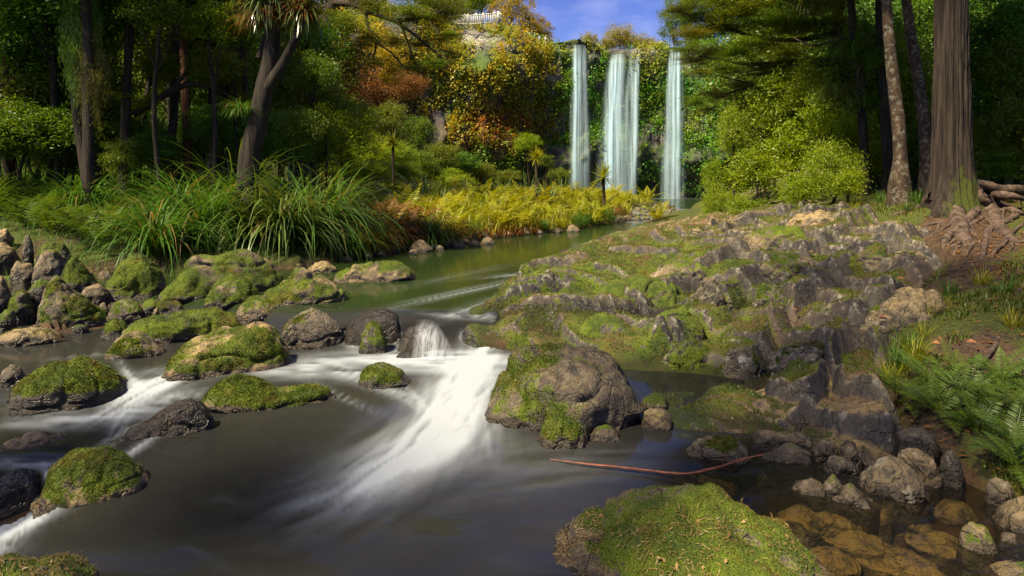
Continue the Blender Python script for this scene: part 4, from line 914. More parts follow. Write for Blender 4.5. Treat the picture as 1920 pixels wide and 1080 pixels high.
def person(label, px, py, Y, top, legs, hair, pose=0.0, scale=1.0, rz=0.0):
    """one continuous figure: lofted rings for trunk and head, limbs grown from skinned edges"""
    vs_ = [(0,0,.95,.13),(0,0,1.15,.14),(0,0,1.38,.16),(0,0,1.5,.06),(0,-.01,1.62,.095),(0,0,1.73,.07),
           (.1,0,.9,.085),(.11,-.02+pose,.5,.06),(.11,.02+pose*2,.08,.04),(.11,-.12+pose*2,.03,.035),
           (-.1,0,.9,.085),(-.11,-.02-pose,.5,.06),(-.11,.02-pose*2,.08,.04),(-.11,-.12-pose*2,.03,.035),
           (.2,0,1.4,.055),(.25,-.03,1.12,.042),(.2,-.28,1.08,.033),(.17,-.38,1.1,.028),(-.2,0,1.4,.055),(-.25,-.03,1.12,.042),(-.2,-.28,1.08,.033),(-.17,-.38,1.1,.028)]
    ed = [(0,1),(1,2),(2,3),(3,4),(4,5),(0,6),(6,7),(7,8),(8,9),(0,10),(10,11),(11,12),(12,13),(2,14),(14,15),(15,16),(16,17),(2,18),(18,19),(19,20),(20,21)]
    me = bpy.data.meshes.new('person'); me.from_pydata([v[:3] for v in vs_], ed, [])
    o = bpy.data.objects.new('person', me); COL.objects.link(o)
    sk = o.modifiers.new('skin', 'SKIN'); sb = o.modifiers.new('sub', 'SUBSURF'); sb.levels = sb.render_levels = 2
    for v, d in zip(vs_, me.skin_vertices[0].data): d.radius = (v[3], v[3] * .8); 
    me.skin_vertices[0].data[0].use_root = True
    m = M('visitor_clothes'); g = m.ocoord(); z = m.n('SeparateXYZ'); m.l(g, z.inputs[0]); zz = z.outputs['Z']
    c = m.mix(m.ss(zz, .93, .95), legs, top); c = m.mix(m.ss(zz, 1.44, 1.46), c, (.45, .28, .2)); c = m.mix(m.ss(zz, 1.66, 1.68), c, hair)
    me.materials.append(m.out(m.princ(c, .8)))
    o.location = P(px, py, Y); o.rotation_euler = (0, 0, rz); o.scale = (scale,) * 3
    tag(o, label, 'person')
person('person in white and red walking along the cliff path', 1023, 82.5, 88, (.75, .72, .72), (.55, .5, .5), (.25, .05, .04), .1, .62, .6)
person('person in pale blue leaning on the cliff path railing', 1011, 81, 88, (.35, .48, .68), (.2, .22, .3), (.05, .04, .03), .0, .58, 2.2)
person('person in light shirt standing at the lookout fence', 893, 46, 87.5, (.42, .50, .62), (.1, .1, .14), (.08, .06, .04), .0, 1.0, 0.2)
person('person in grey watching from the end of the lookout fence', 927, 43, 88, (.45, .42, .42), (.1, .1, .12), (.06, .05, .04), .0, 1.0, -0.3)

# little cascades between the two pools
def veil(label, top, bot, n=26, m=15, al=.8):
    """top, bot: (px0, px1, py) of lip and foot"""
    A0, A1 = WP(top[0], top[2], .03), WP(top[1], top[2], .03); zb_ = .03
    mb = MB(); t = np.linspace(0, 1, n); s = np.linspace(0, 1, m)
    Yt_ = A0[1] - .1; Yb_ = F * (H - zb_) / (bot[2] - HY) - .06; Yb_ = min(Yb_, Yt_ - .08)
    pxl = np.interp(t, [0, 1], [top[0], bot[0]]); pxr = np.interp(t, [0, 1], [top[1], bot[1]]); Yv = Yt_ + (Yb_ - Yt_) * np.sqrt(t) - .02; zv = A0[2] + (zb_ - A0[2]) * t ** 1.5
    PXv = pxl[:, None] + (pxr - pxl)[:, None] * s[None]; V = np.stack([(PXv - 960) / F * Yv[:, None], Yv[:, None] - .05 * np.sin(s * pi)[None] + 0 * PXv, zv[:, None] + .03 * np.sin(s * pi)[None] * (1 - t[:, None])], -1)
    mb.add(V, grid_faces(n, m), (al * np.clip(np.sin(s * pi), 0, 1)[None] ** .6 * np.interp(t, [0, .15, .4, 1], [.1, .5, 1, 1])[:, None]).ravel())
    tag(obj('small_cascade', mb.mesh('small_cascade'), MAT['veil'], None), label, 'cascade')
veil('white fan of water sliding over the rounded rock of the step', (778, 818, 598), (770, 858, 668), al=.5)
# ------------------------------------------------------------------ plant prototypes (meshes shared by their copies)
def crown_mesh(seed, nc=80, nl=110, L=0.075, W=0.038, cr=0.26, flat=0.6, shell=2.2, up=0.9, low=-1.0, droop=0.0):
    rg = np.random.default_rng(seed); mb = MB()
    d = unit(rg.normal(size=(nc, 3))); r = rg.random(nc) ** (1 / shell); C = d * r[:, None]
    C = C * (1 + 0.22 * fbm(C * 1.7 + seed, 2, seed))[:, None]; C = C[C[:, 2] > low]; nc = len(C)
    sz = rg.uniform(.6, 1.3, nc) * cr
    n = nc * nl; o = rg.normal(size=(n, 3)) * np.array((.62, .62, .62 * flat)) * np.repeat(sz, nl)[:, None]
    ctr = np.repeat(C, nl, 0) + o
    dr = unit(o + (0, 0, -.02 - droop)) + rg.normal(size=(n, 3)) * .6 + np.array((0, 0, -droop))
    nm = unit(np.array((0, 0, up)) + rg.normal(size=(n, 3)) * .65)
    v = np.clip(np.repeat(rg.random(nc), nl) * .45 + rg.random(n) * .55, 0, 1)
    leaf_quads(mb, ctr, dr, nm, rg.uniform(.6, 1.3, n) * L, rg.uniform(.7, 1.3, n) * W, v)
    return mb.mesh('crown')
CR = dict(
    broad=[crown_mesh(s, 95, 105, .085, .046) for s in range(1, 6)],
    fine=[crown_mesh(s, 115, 88, .074, .040, .21, .8) for s in range(11, 15)],
    loose=[crown_mesh(s, 60, 75, .105, .048, .24, .8, 1.6, .7) for s in range(15, 19)],
    pad=[crown_mesh(s, 46, 130, .085, .030, .34, .22, 1.6, 1.2) for s in range(21, 25)],
    dense=[crown_mesh(s, 130, 90, .060, .042, .20, .7, 3.5) for s in range(31, 34)],
    droop=[crown_mesh(s, 90, 110, .085, .026, .24, 1.0, 2.2, .3, -1, .5) for s in range(41, 44)],
)
def sedge_mesh(seed, n=330, L=(.9, 1.7), lean=(.10, 1.0), bend=(1.4, 2.8), W=(.016, .032), r=.13, k=6):
    rg = np.random.default_rng(seed); mb = MB()
    a = rg.uniform(0, 2 * pi, n); rr = r * np.sqrt(rg.random(n)); b = np.stack([rr * np.cos(a), rr * np.sin(a), np.zeros(n)], -1)
    az = a + rg.normal(size=n) * .5
    blades(mb, b, az, rg.uniform(*L, n), rg.uniform(*lean, n), rg.uniform(*bend, n), rg.uniform(*W, n), rg.random(n), k)
    return mb.mesh('blades')
SEDGE = [sedge_mesh(s) for s in range(51, 55)]
SEDGEF = [sedge_mesh(s, 190, (.8, 1.4), W=(.018, .034), k=4) for s in range(56, 59)]          # farther clumps: fewer, wider blades
GRASSY = [sedge_mesh(s, 90, (.35, .8), (.05, .6), (.4, 1.6), (.010, .022), .16, 3) for s in range(61, 64)]
HANG = [sedge_mesh(s, 260, (.7, 1.5), (.2, 1.1), (1.6, 2.9), (.018, .035), .16, 6) for s in range(66, 69)]
def flax_mesh(seed, n=38, L=(1.1, 2.0), W=(.05, .09)):
    rg = np.random.default_rng(seed); mb = MB(); a = rg.uniform(0, 2 * pi, n)
    b = np.stack([.14 * np.cos(a), .14 * np.sin(a), 0 * a], -1)
    blades(mb, b, a + rg.normal(size=n) * .3, rg.uniform(*L, n), rg.uniform(.02, .5, n), rg.uniform(.1, .9, n) + (rg.random(n) < .25) * 1.2, rg.uniform(*W, n), rg.random(n), 6, 3.0)
    return mb.mesh('blades')
FLAX = [flax_mesh(s) for s in range(71, 74)]
def fern_mesh(seed, nf=11, np_=17, L=(.6, .95), pl=.17, lean=(.35, .9), bend=(.5, 1.3), pw=.036):
    rg = np.random.default_rng(seed); mb = MB(); az = np.linspace(0, 2 * pi, nf, endpoint=False) + rg.normal(size=nf) * .25
    k = np_ + 2; Ls = rg.uniform(*L, nf)
    p, t, th = blade_path(np.zeros((nf, 3)), az, Ls, rg.uniform(*lean, nf), rg.uniform(*bend, nf), k)
    T = unit(np.gradient(p, axis=1)); S = np.stack([-np.sin(az), np.cos(az), 0 * az], -1)[:, None, :] * np.ones((1, k + 1, 1)); Nn = unit(np.cross(T, S))
    tt = np.linspace(0, 1, np_); prof = np.minimum(1, .35 + tt * 3.2) * (1 - tt ** 2.2) + .10
    for sd in (-1, 1):
        C = p[:, 2:2 + np_].reshape(-1, 3); D = (S[:, 2:2 + np_] * sd + T[:, 2:2 + np_] * .45 + rg.normal(size=(nf, np_, 3)) * .08 - np.array((0, 0, .18))).reshape(-1, 3)
        n = len(C); leaf_quads(mb, C, D, Nn[:, 2:2 + np_].reshape(-1, 3) + rg.normal(size=(n, 3)) * .12, np.tile(prof, nf) * pl * np.repeat(Ls / Ls.mean(), np_), pw, np.clip(np.repeat(rg.random(nf), np_) * .6 + rg.random(n) * .4, 0, 1), .05)
    blades(mb, np.zeros((nf, 3)), az, Ls, np.zeros(nf), np.zeros(nf), .0, .1, 1) if False else None
    V = np.stack([p - S * .004, p + S * .004], 2); b = (np.arange(nf) * (k + 1) * 2)[:, None] + (np.arange(k) * 2)[None]
    mb.add(V, np.stack([b, b + 1, b + 3, b + 2], -1).reshape(-1, 4), .3)
    return mb.mesh('fronds')
FERN = [fern_mesh(s) for s in range(81, 85)]
FERNN = [fern_mesh(s, 9, 24, (.5, .85), .15, (.5, 1.1), (.5, 1.2), .022) for s in range(86, 89)]
def sword_mesh(seed, n=120, L=(.35, .55), W=.03, low=-.5, bend=(.1, .8)):
    rg = np.random.default_rng(seed); mb = MB(); th = np.arccos(rg.uniform(low, 1, n))
    blades(mb, np.zeros((n, 3)), rg.uniform(0, 2 * pi, n), rg.uniform(*L, n), th, rg.uniform(*bend, n), W, rg.random(n), 4, 2.5)
    return mb.mesh('leaf_head')
SWORD = [sword_mesh(s) for s in (91, 92)]
BIGSWORD = [sword_mesh(s, 200, (.7, 1.15), .045, -.85, (.4, 1.5)) for s in (93, 94)]

def at(px, Y, dz=0.0):
    x = (px - 960) / F * Y; return np.array((x, Y, gz(x, Y) + dz))
def plant(name, label, cat, me, mat, loc, sc=1.0, group=None, rz=None, part=None, tilt=0):
    o = obj(name, me, mat, None, loc, random.uniform(0, 6.28) if rz is None else rz, sc)
    if tilt: o.rotation_euler[0] = tilt
    return tag(o, label, cat, group)

def trunk_part(root, name, paths, mat, nseg=10, bark=.10, bf=6, moss=None, steps=None, stretch=.18):
    """one mesh of a stem and its limbs, in the tree's own frame"""
    Vs, Fs, n = [], [], 0
    for k, (pth, rad) in enumerate(paths):
        V, Fc = tube(pth, rad, nseg if k == 0 else max(6, nseg // 2), bark, bf, 5 + k, stretch, steps if k == 0 else None)
        Vs.append(V); Fs.append(Fc + n); n += len(V)
    V = np.concatenate(Vs)
    mo = np.zeros(len(V)) if moss is None else moss(V)
    return obj(name, mesh(name, V, np.concatenate(Fs), dict(moss=mo)), mat, root)

def leafy(name, label, cat, px, py, Y, rx, rz, proto, mat, group=None, bark='bark', tr=None, base=None, seed=None, crowns=None):
    """tree or shrub: stem from the ground up into its crown, limbs inside the crown, crown copies of shared meshes"""
    rg = np.random.default_rng(int(px * 7 + py * 13 + Y * 101) & 0xFFFF)
    c = P(px, py, Y); bx, by = c[0] + rg.normal() * .12 * rx, c[1] + rg.normal() * .1; z0 = gz(bx, by) if base is None else base
    root = empty(name, (bx, by, z0)); tag(root, label, cat, group)
    top = c - np.array((bx, by, z0)); r0 = tr or max(.03, .035 * rx + .008 * max(top[2], 0))
    mid = top * .5 + np.array((rg.normal() * .1, rg.normal() * .1, 0)) * rx
    paths = [([(0, 0, -.25), (0, 0, .1), tuple(mid), tuple(top), tuple(top + (0, 0, rz * .5))], [r0 * 1.4, r0 * 1.1, r0 * .85, r0 * .55, r0 * .15])]
    for k in range(5):
        a = rg.uniform(0, 6.28); e = top + np.array((cos(a) * rx * .75, sin(a) * rx * .75, rg.uniform(-.1, .6) * rz)); s = mid + (top - mid) * rg.uniform(.2, 1)
        paths.append(([tuple(s), tuple((s + e) / 2 + (0, 0, rz * .08)), tuple(e)], [r0 * .42, r0 * .28, r0 * .06]))
    trunk_part(root, 'trunk', paths, MAT[bark], 8, .12)
    for dx, dy, dz, s in (crowns or [(0, 0, 0, 1)]):
        me = CR[proto][rg.integers(len(CR[proto]))]
        o = obj('crown', me, MAT[mat], root, tuple(top + np.array((dx * rx, dy * rx, dz * rz))), rg.uniform(0, 6.28), (rx * s, rx * s, rz * s))
    return root
# ------------------------------------------------------------------ forest behind the sedge bank
rg = np.random.default_rng(5)
G1 = 'trees of the dense forest behind the sedge bank'
k = 0
for Y0, step, rows, rx, rz, mats in ((40, 72, (250, 150, 40), 2.7, 2.9, ('forest', 'forest2')), (27, 74, (235, 130, 25), 1.7, 2.0, ('forest', 'forest', 'forest2'))):
    for x in range(-120, 560 if Y0 == 40 else 620, step):
        for r in rows:
            if Y0 == 27 and x > 600 and r > 200: continue
            if Y0 == 27 and 250 < x < 380 and 180 < r < 260: continue
            k += 1
            leafy('forest_tree', 'dark leafy tree crowded in the forest behind the sedge bank', 'tree', x + rg.uniform(-30, 30), r + rg.uniform(-35, 35), Y0 + rg.uniform(-4, 4), rx * rg.uniform(.8, 1.25), rz * rg.uniform(.8, 1.2), ('broad', 'fine')[k % 2], mats[k % len(mats)], G1)
for (x, y, Y, rx, rz, pr, mt) in [(40,215,17,.9,.8,'fine','forest2'),(110,190,17.5,.8,.9,'fine','forest'),(70,120,18,1.1,1.0,'broad','forest'),(200,230,18,.7,.7,'fine','forest'),(290,60,19,1.3,1.0,'broad','forest2'),(330,110,19,.9,.6,'broad','forest2'),(395,75,20,1.1,.9,'broad','forest2'),(425,130,19,.8,.6,'broad','forest2'),(450,215,17,.5,.5,'broad','forest2'),(560,170,21,1.2,1.2,'fine','forest2'),(600,215,22,1.2,1.0,'fine','forest2'),(575,90,22,1.3,1.1,'fine','forest'),(640,240,26,1.4,1.2,'fine','yellow'),(620,120,26,1.6,1.6,'fine','totara'),(20,60,15,1.3,1.0,'fine','forest'),(100,20,15,1.3,.9,'fine','forest'),(200,30,16,1.1,.9,'droop','forest'),(180,130,16,.6,1.0,'droop','forest2'),(140,-60,14,1.8,1.0,'broad','forest'),(330,-30,16,1.9,1.0,'broad','forest2'),(450,-10,18,1.4,1.0,'fine','forest'),(230,290,14.5,.45,.45,'fine','forest2'),(290,275,15,.5,.4,'broad','forest'),(35,180,15.5,1.1,1.0,'broad','forest2'),(100,130,16,1.2,1.1,'broad','forest'),(60,250,14.5,.8,.6,'broad','forest2'),(130,245,15,.8,.6,'broad','forest'),(200,190,17,.9,.9,'broad','forest'),(195,260,15.5,.7,.5,'fine','forest2'),(300,20,13.8,.7,.5,'loose','forest2'),(390,40,14.5,.7,.5,'loose','yellow'),(405,115,15,.6,.4,'loose','forest2'),(440,60,16,.6,.5,'loose','forest2'),(590,140,18,.7,.6,'loose','forest2'),(560,235,16,.6,.5,'loose','forest2'),(610,230,18,.6,.5,'loose','yellow'),(-20,240,14,.9,.7,'broad','forest2')]:
    leafy('understorey_tree', 'slender understorey tree with leaf sprays at the front of the dark forest', 'tree', x, y, Y, rx, rz, pr, mt, 'understorey at the front of the dark forest')

for i, x in enumerate(range(-40, 640, 38)):
    leafy('forest_shrub', 'leafy shrub filling the shade between the trunks above the tussocks', 'shrub', x + rg.uniform(-14, 14), 262 + rg.uniform(-22, 18), 17.5 + rg.uniform(-1.5, 2), rg.uniform(.5, .8), rg.uniform(.5, .8), ('fine', 'broad')[i % 2], ('forest', 'forest2', 'forest')[i % 3], 'shrubs between the trunks above the tussocks')

def stem_tree(name, label, px_path, Y, wpx, bark, crown=None, moss=None, nseg=14, limbs=(), bk=.12, bf=7, steps=None):
    """a trunk traced from its base upwards at one distance, standing on the ground there"""
    pts = [P(x, y, Y) for x, y in px_path]; b = np.array((pts[0][0], Y, gz(pts[0][0], Y))); root = empty(name, b); tag(root, label, 'tree')
    path = [(0, 0, -.3)] + [tuple(p - b) for p in pts]; path[1] = (path[1][0], path[1][1], max(path[1][2], 0.05))
    r = np.array([wpx[0] * 1.15] + list(wpx)) / F * Y / 2
    paths = [(path, r)]
    for lp, lw in limbs: paths.append(([tuple(P(x, y, Y + dy) - b) for x, y, dy in lp], np.array(lw) / F * Y / 2))
    trunk_part(root, 'trunk', paths, MAT[bark], nseg, bk, bf, moss, steps)
    for (cx, cyy, dy, rx, rz, pr, mt) in crown or ():
        obj('crown', CR[pr][random.randrange(len(CR[pr]))], MAT[mt], root, tuple(P(cx, cyy, Y + dy) - b), random.uniform(0, 6), (rx, rx, rz))
    return root
stem_tree('twin_stemmed_tree', 'vine-hung dark trunk furthest into the shade behind the tussocks', [(166, 300), (165, 220), (167, 120), (160, 0), (158, -160)], 13.5, [22, 20, 18, 16, 12], 'bark', [(160, -150, 0, 1.6, 1.0, 'fine', 'forest'), (150, 60, .2, .35, 1.3, 'droop', 'forest'), (175, 150, .1, .28, 1.0, 'droop', 'totara')], limbs=[([(166, 190, 0), (150, 120, .2), (143, 0, .3), (140, -150, .3)], [14, 12, 10, 8])])
stem_tree('dark_ridged_tree', 'straight ringed dark trunk with an arching low limb', [(232, 300), (236, 210), (240, 120), (245, 20), (247, -150)], 14.5, [17, 16, 15, 14, 11], 'bark', [(247, -140, 0, 1.5, .9, 'broad', 'forest'), (300, 120, 1, .5, .35, 'broad', 'forest2')], limbs=[([(250, 215, .3), (285, 192, .4), (320, 172, .5), (352, 158, .5), (400, 165, .6), (440, 180, .8)], [12, 15, 14, 12, 8, 4]), ([(320, 172, .5), (345, 140, .6), (365, 110, .6)], [9, 7, 4])])
stem_tree('red_trunk_tree', 'straight reddish trunk in the dark gap of the forest', [(352, 310), (350, 250), (347, 180), (344, 100), (342, -100)], 18, [16, 15, 14, 12, 9], 'redbark', [(342, -60, .5, 2.0, 1.2, 'broad', 'forest2')])
stem_tree('red_trunk_tree', 'thin reddish trunk at the picture edge of the dark forest', [(18, 310), (14, 230), (12, 150), (8, 60), (5, -100)], 15, [13, 12, 11, 10, 8], 'redbark', [(5, -80, 0, 1.5, 1.0, 'broad', 'forest')])
stem_tree('thin_dark_tree', 'thin dark trunk between the reddish trunk and the forked cabbage tree', [(428, 300), (427, 220), (425, 150), (420, 40), (418, -80)], 20, [10, 9, 9, 8, 6], 'redbark', [(418, -60, 0, 1.8, 1.2, 'broad', 'forest2')])
stem_tree('thin_dark_tree', 'thin brown trunk behind the flax bushes', [(634, 300), (634, 220), (632, 140), (628, 40), (625, -80)], 26, [9, 8, 8, 7, 6], 'redbark', [(625, -50, 0, 2.2, 1.4, 'fine', 'totara')])
# forked cabbage tree
Yc = 13.0; b = at(470, Yc); root = empty('cabbage_tree', b); tag(root, 'big forked dark cabbage tree leaning over the sedge bank', 'tree')
R = lambda x, y, dy=0: tuple(P(x, y, Yc + dy) - b)
trunk_part(root, 'trunk', [([(0, 0, -.2), R(468, 300), R(483, 230), R(497, 160), R(508, 100), R(512, 30), R(514, -60)], np.array([46, 40, 36, 33, 28, 24, 20]) / F * Yc / 2), ([R(500, 165, -.05), R(524, 130, -.1), R(545, 90, -.15), R(562, 50, -.2), R(570, 10, -.2)], np.array([24, 20, 16, 14, 12]) / F * Yc / 2), ([R(485, 110, .1), R(500, 60, .2), R(490, -10, .3)], np.array([12, 10, 9]) / F * Yc / 2)], MAT['bark'], 18, .10, 9)
for x, y, s in ((512, -20, 1.0), (573, 15, .75), (492, 10, .75), (545, -60, .9), (470, -40, .8)):
    obj('leaf_head', BIGSWORD[random.randrange(2)], MAT['flax'], root, R(x, y), random.uniform(0, 6), s)
for x, y in ((512, 30), (570, 40), (495, 50)):
    obj('dead_leaf_skirt', HANG[random.randrange(3)], MAT['bark'] if x == 512 else MAT['straw'], root, R(x, y), random.uniform(0, 6), .6)
plant('epiphyte_clump', 'grassy clump growing on the foot of the leaning cabbage tree', 'plant', HANG[1], MAT['sedge'], P(452, 215, 12.85), .42)
# tree reaching out over the meadow with bare dark limbs
Yt = 24.0; b = at(560, Yt); root = empty('overhanging_tree', b); tag(root, 'olive-leaved tree reaching bare dark limbs out over the meadow', 'tree')
R = lambda x, y, dy=0: tuple(P(x, y, Yt + dy) - b)
T24 = lambda *w: np.array(w) / F * Yt / 2
trunk_part(root, 'trunk', [([(0, 0, -.2), R(575, 200), R(600, 80), R(625, 0), R(640, -60)], T24(26, 24, 20, 18, 14)), ([R(622, 5), R(660, 8, -.4), R(700, 25, -.8), R(745, 38, -1), R(790, 32, -1.2), R(835, 20, -1.2)], T24(14, 12, 10, 8, 6, 3)), ([R(685, 18, -.7), R(690, 50, -.8), R(705, 80, -.9), R(700, 110, -1)], T24(9, 6, 5, 2)), ([R(735, 36, -1), R(770, 60, -1), R(800, 85, -1), R(830, 110, -1)], T24(7, 6, 4, 2)), ([R(750, 40, -1), R(765, 80, -1), R(780, 120, -1), R(800, 150, -1)], T24(6, 4, 3, 2)), ([R(700, 25, -.8), R(720, 0, -.8), R(760, -20, -.8)], T24(7, 5, 3)), ([R(705, 80, -.9), R(735, 100, -1), R(760, 130, -1)], T24(4, 3, 2))], MAT['twig'], 12, .1)
for x, y, rx in ((650, 40, .9), (700, 10, .95), (760, 20, .95), (815, 35, .85), (838, 65, .6), (795, 80, .7), (740, 75, .6), (690, 70, .6), (815, 115, .5), (775, 125, .45), (850, 25, .7), (650, 95, .7), (700, 115, .4), (790, -10, .9), (845, 100, .35)):
    obj('crown', CR['pad'][random.randrange(4)], MAT['totara' if (x + y) % 3 else 'forest2'], root, R(x, y, -.9 + random.uniform(-.6, .6)), random.uniform(0, 6), (rx, rx, rx * .62))

# ------------------------------------------------------------------ bushes before and on the cliff, clifftop trees
G2 = 'bushes along the foot of the cliff'
for (x, y, Y, rx, rz, pr, mt) in [(670,232,46,1.6,1.6,'fine','forest2'),(722,225,50,1.6,1.6,'fine','forest2'),(690,285,38,1.4,1.0,'fine','yellow'),(740,292,40,1.3,.9,'fine','yellow'),(785,250,58,1.6,1.5,'fine','forest2'),(830,290,52,1.6,1.1,'fine','forest2'),(868,306,54,1.3,.9,'broad','forest'),(795,308,44,1.2,.8,'broad','forest2'),(905,322,55,1.2,.8,'fine','forest2'),(760,322,34,1.0,.6,'fine','yellow'),(990,268,78,1.6,1.1,'broad','yellow'),(1020,300,70,1.2,.8,'fine','forest2'),(950,330,58,1.2,.7,'fine','forest2'),(650,300,30,1.2,.9,'fine','yellow'),(840,332,44,1.0,.6,'broad','yellow'),(700,322,32,1.0,.6,'fine','yellow'),(1050,328,66,1.2,.7,'fine','forest2'),(655,262,34,1.2,1.0,'fine','yellow'),(860,345,34,.9,.5,'fine','yellow'),(620,290,26,.9,.8,'fine','yellow')]:
    leafy('bush', 'rounded bush among the greenery at the foot of the cliff', 'bush', x, y, Y, rx, rz, pr, mt, G2)
for (x, y, Y, rx, rz, pr, mt) in [(650,150,56,2.6,2.6,'fine','straw'),(715,125,62,2.3,2.0,'fine','gold'),(700,180,60,1.9,1.6,'fine','straw'),(765,160,68,1.8,1.5,'fine','straw'),(640,215,50,1.6,1.5,'fine','forest2')]:
    leafy('rusty_tree', 'rusty brown tree leaning against the shaded end of the cliff', 'tree', x, y, Y, rx, rz, pr, mt, 'rusty trees by the cliff end')
def ctop(px, dY=3.0):
    x, y, z = cliff_top(np.array(float(px))); y = float(y) + dY + 5.5 * float(sstep(985, 880, np.array(float(px)))); return float(y), float(z)
for i, (x, y, dY, rx, rz, pr, mt, lb) in enumerate([(868,4,8,3.8,3.0,'dense','yellow','leafy green tree behind the lookout fence'),(962,30,8,3.3,3.6,'dense','gold','round golden-green tree beside the end of the lookout fence'),(1002,58,8,2.3,2.2,'dense','gold','small golden tree above the cliff path railing'),(1018,70,10,1.5,1.4,'dense','gold','last low golden tree where the cliff path meets the sky'),(820,10,8,3.2,2.8,'fine','forest2','dull green tree at the shaded end of the lookout'),(905,-15,12,3.5,2.6,'dense','yellow','tall leafy tree over the lookout fence'),
  (1104,76,5,1.3,1.3,'fine','pale','low pale bush beside the lip of the thin waterfall'),(1163,74,9,2.6,2.3,'fine','pale','large pale yellow bush above the main waterfall'),(1204,84,8,2.0,1.6,'fine','pale','wide pale yellow bush between the main and the straight waterfall'),(1232,88,7,1.1,.9,'fine','pale','little pale bush just before the bright straight waterfall'),(1136,84,8,1.3,1.1,'fine','pale','short pale bush over the mossy gap between the falls'),
  (1268,40,10,2.6,3.6,'dense','forest2','upright tree at the very lip of the bright straight waterfall'),(1330,30,8,4.2,4.4,'dense','forest2','broad tree on the clifftop beyond the bright straight waterfall'),(1410,20,8,4.5,5,'dense','forest','dark tree on the clifftop furthest along the rim'),(1300,75,4,1.6,1.1,'dense','yellow','low bush on the rim over the faint trickle')]):
    Yq, zq = ctop(x, dY)
    leafy('clifftop_tree' if rz > 2 else 'clifftop_bush', lb, 'tree' if rz > 2 else 'bush', x, y, Yq, rx, rz, pr, mt, None, base=zq)
# ------------------------------------------------------------------ sedges, flax and ferns of the meadow bank
def hitp(px, py): return ground_hit(px, py, 4.0, 80)
BIGS = [(375,452,170,'great drooping sedge tussock above the sloping slab boulder'),(440,420,150,'tall sedge tussock at the foot of the cabbage tree'),(292,478,135,'bright narrow tussock hanging above the green pyramid boulder'),(530,462,175,'broad dark sedge tussock spilling over the stones by the calm water'),(590,450,150,'sedge tussock between the dark spilling one and the yellow meadow'),(480,455,140,'sedge tussock squeezed between two great drooping ones'),(330,430,135,'lighter green tussock beside the great drooping sedge'),(625,430,120,'last big sedge tussock before the golden grass'),(250,400,110,'tussock above the dark fern slope'),(560,400,105,'sedge tussock under the flax bushes')]
for i, (x, y, hpx, lb) in enumerate(BIGS):
    p = hitp(x, y); s = hpx / F * p[1] / 0.92
    plant('sedge_tussock', lb, 'sedge', SEDGE[i % 4], MAT[('sedge', 'fernd', 'sedge', 'flax')[i % 4]], p - (0, 0, .03), s * (.82, .95, .88)[i % 3])
for i, x in enumerate(range(-30, 300, 26)):
    for y in (318, 345, 372):
        if x > 250 and y > 350: continue
        p = hitp(x + rg.uniform(-10, 10), max(y + rg.uniform(-8, 8) + 30, 362)); 
        plant('grass_tussock', 'long-bladed grass tussock in the row under the dark forest', 'grass tussock', SEDGE[(i + y) % 4], MAT['sedge'] if (i + y) % 3 else MAT['fernd'], p - (0, 0, .03), rg.uniform(.7, 1.15), 'grass tussocks under the dark forest')
for i, (x, y, hpx) in enumerate([(668,472,52),(692,468,56),(715,462,50),(742,458,52),(765,455,55),(800,462,62),(826,456,60),(850,448,46),(785,450,50),(1052,428,26),(1072,426,28),(1092,424,30),(1112,422,32),(1122,418,34),(1150,412,28),(1165,409,26),(1020,432,24),(640,480,60),(655,450,60),(880,442,34),(1136,414,30)]):
    p = hitp(x, y); s = hpx / F * p[1] / .8
    plant('waterside_sedge', 'sedge clump drooping to the water under the golden meadow', 'sedge', SEDGEF[i % 3], MAT['straw'] if i in (2, 3, 4, 7, 14) else MAT['sedge'] if i % 3 else MAT['grass'], p, s, 'sedges along the meadow water edge')
FL = [(548,305,105,16,'tall flax bush beside the cabbage tree'),(590,300,95,17,'flax bush with folded leaves next to the tall flax'),(632,312,85,18,'smaller flax bush nearest the golden meadow'),(800,362,66,24,'flax standing alone in the golden meadow'),(825,372,52,23,'short flax beside the lone meadow flax'),(942,362,42,34,'flax clump before the dark foot of the cliff'),(988,362,48,34,'flax clump under the small cabbage tree'),(1052,358,46,36,'flax clump between the two small cabbage trees'),(1024,376,60,28,'green flax fan in front of the small cabbage tree'),(920,370,40,30,'low flax fan at the back of the meadow'),(1082,362,36,36,'last flax clump before the thin waterfall'),(1340,378,60,24,'arching flax where the pool meets the yellow bushes')]
for i, (x, y, hpx, Y, lb) in enumerate(FL):
    p = at(x, Y); s = hpx / F * Y / 1.45
    plant('flax_bush', lb, 'flax', FLAX[i % 3], MAT['flax'], p, s)
def small_cabbage(label, px, ybase, yhead, Y, wpx, hs, stem=6):
    b = at(px, Y); root = empty('small_cabbage_tree', b); tag(root, label, 'cabbage tree'); hd = P(px, yhead, Y) - b
    trunk_part(root, 'trunk', [([(0.15, 0, -.1), (.1, 0, .1), tuple(hd * .5 + (.03, 0, 0)), tuple(hd)], np.array([stem * 1.6, stem * 1.3, stem, stem]) / F * Y / 2)], MAT['twig'], 8)
    obj('leaf_head', SWORD[random.randrange(2)], MAT['fern' if hs > 1.2 else 'flax'], root, tuple(hd), random.uniform(0, 6), wpx / F * Y / 2 / .45)
small_cabbage('small cabbage tree with a spiky ball head before the cliff foot', 1005, 368, 296, 30, 50, 1.5)
small_cabbage('young cabbage tree at the tip of the meadow in front of the falls', 1131, 408, 333, 29, 66, 1.5, 6)
small_cabbage('cabbage tree with a fan of leaves at the back of the meadow', 736, 320, 268, 30, 60, 1.5)
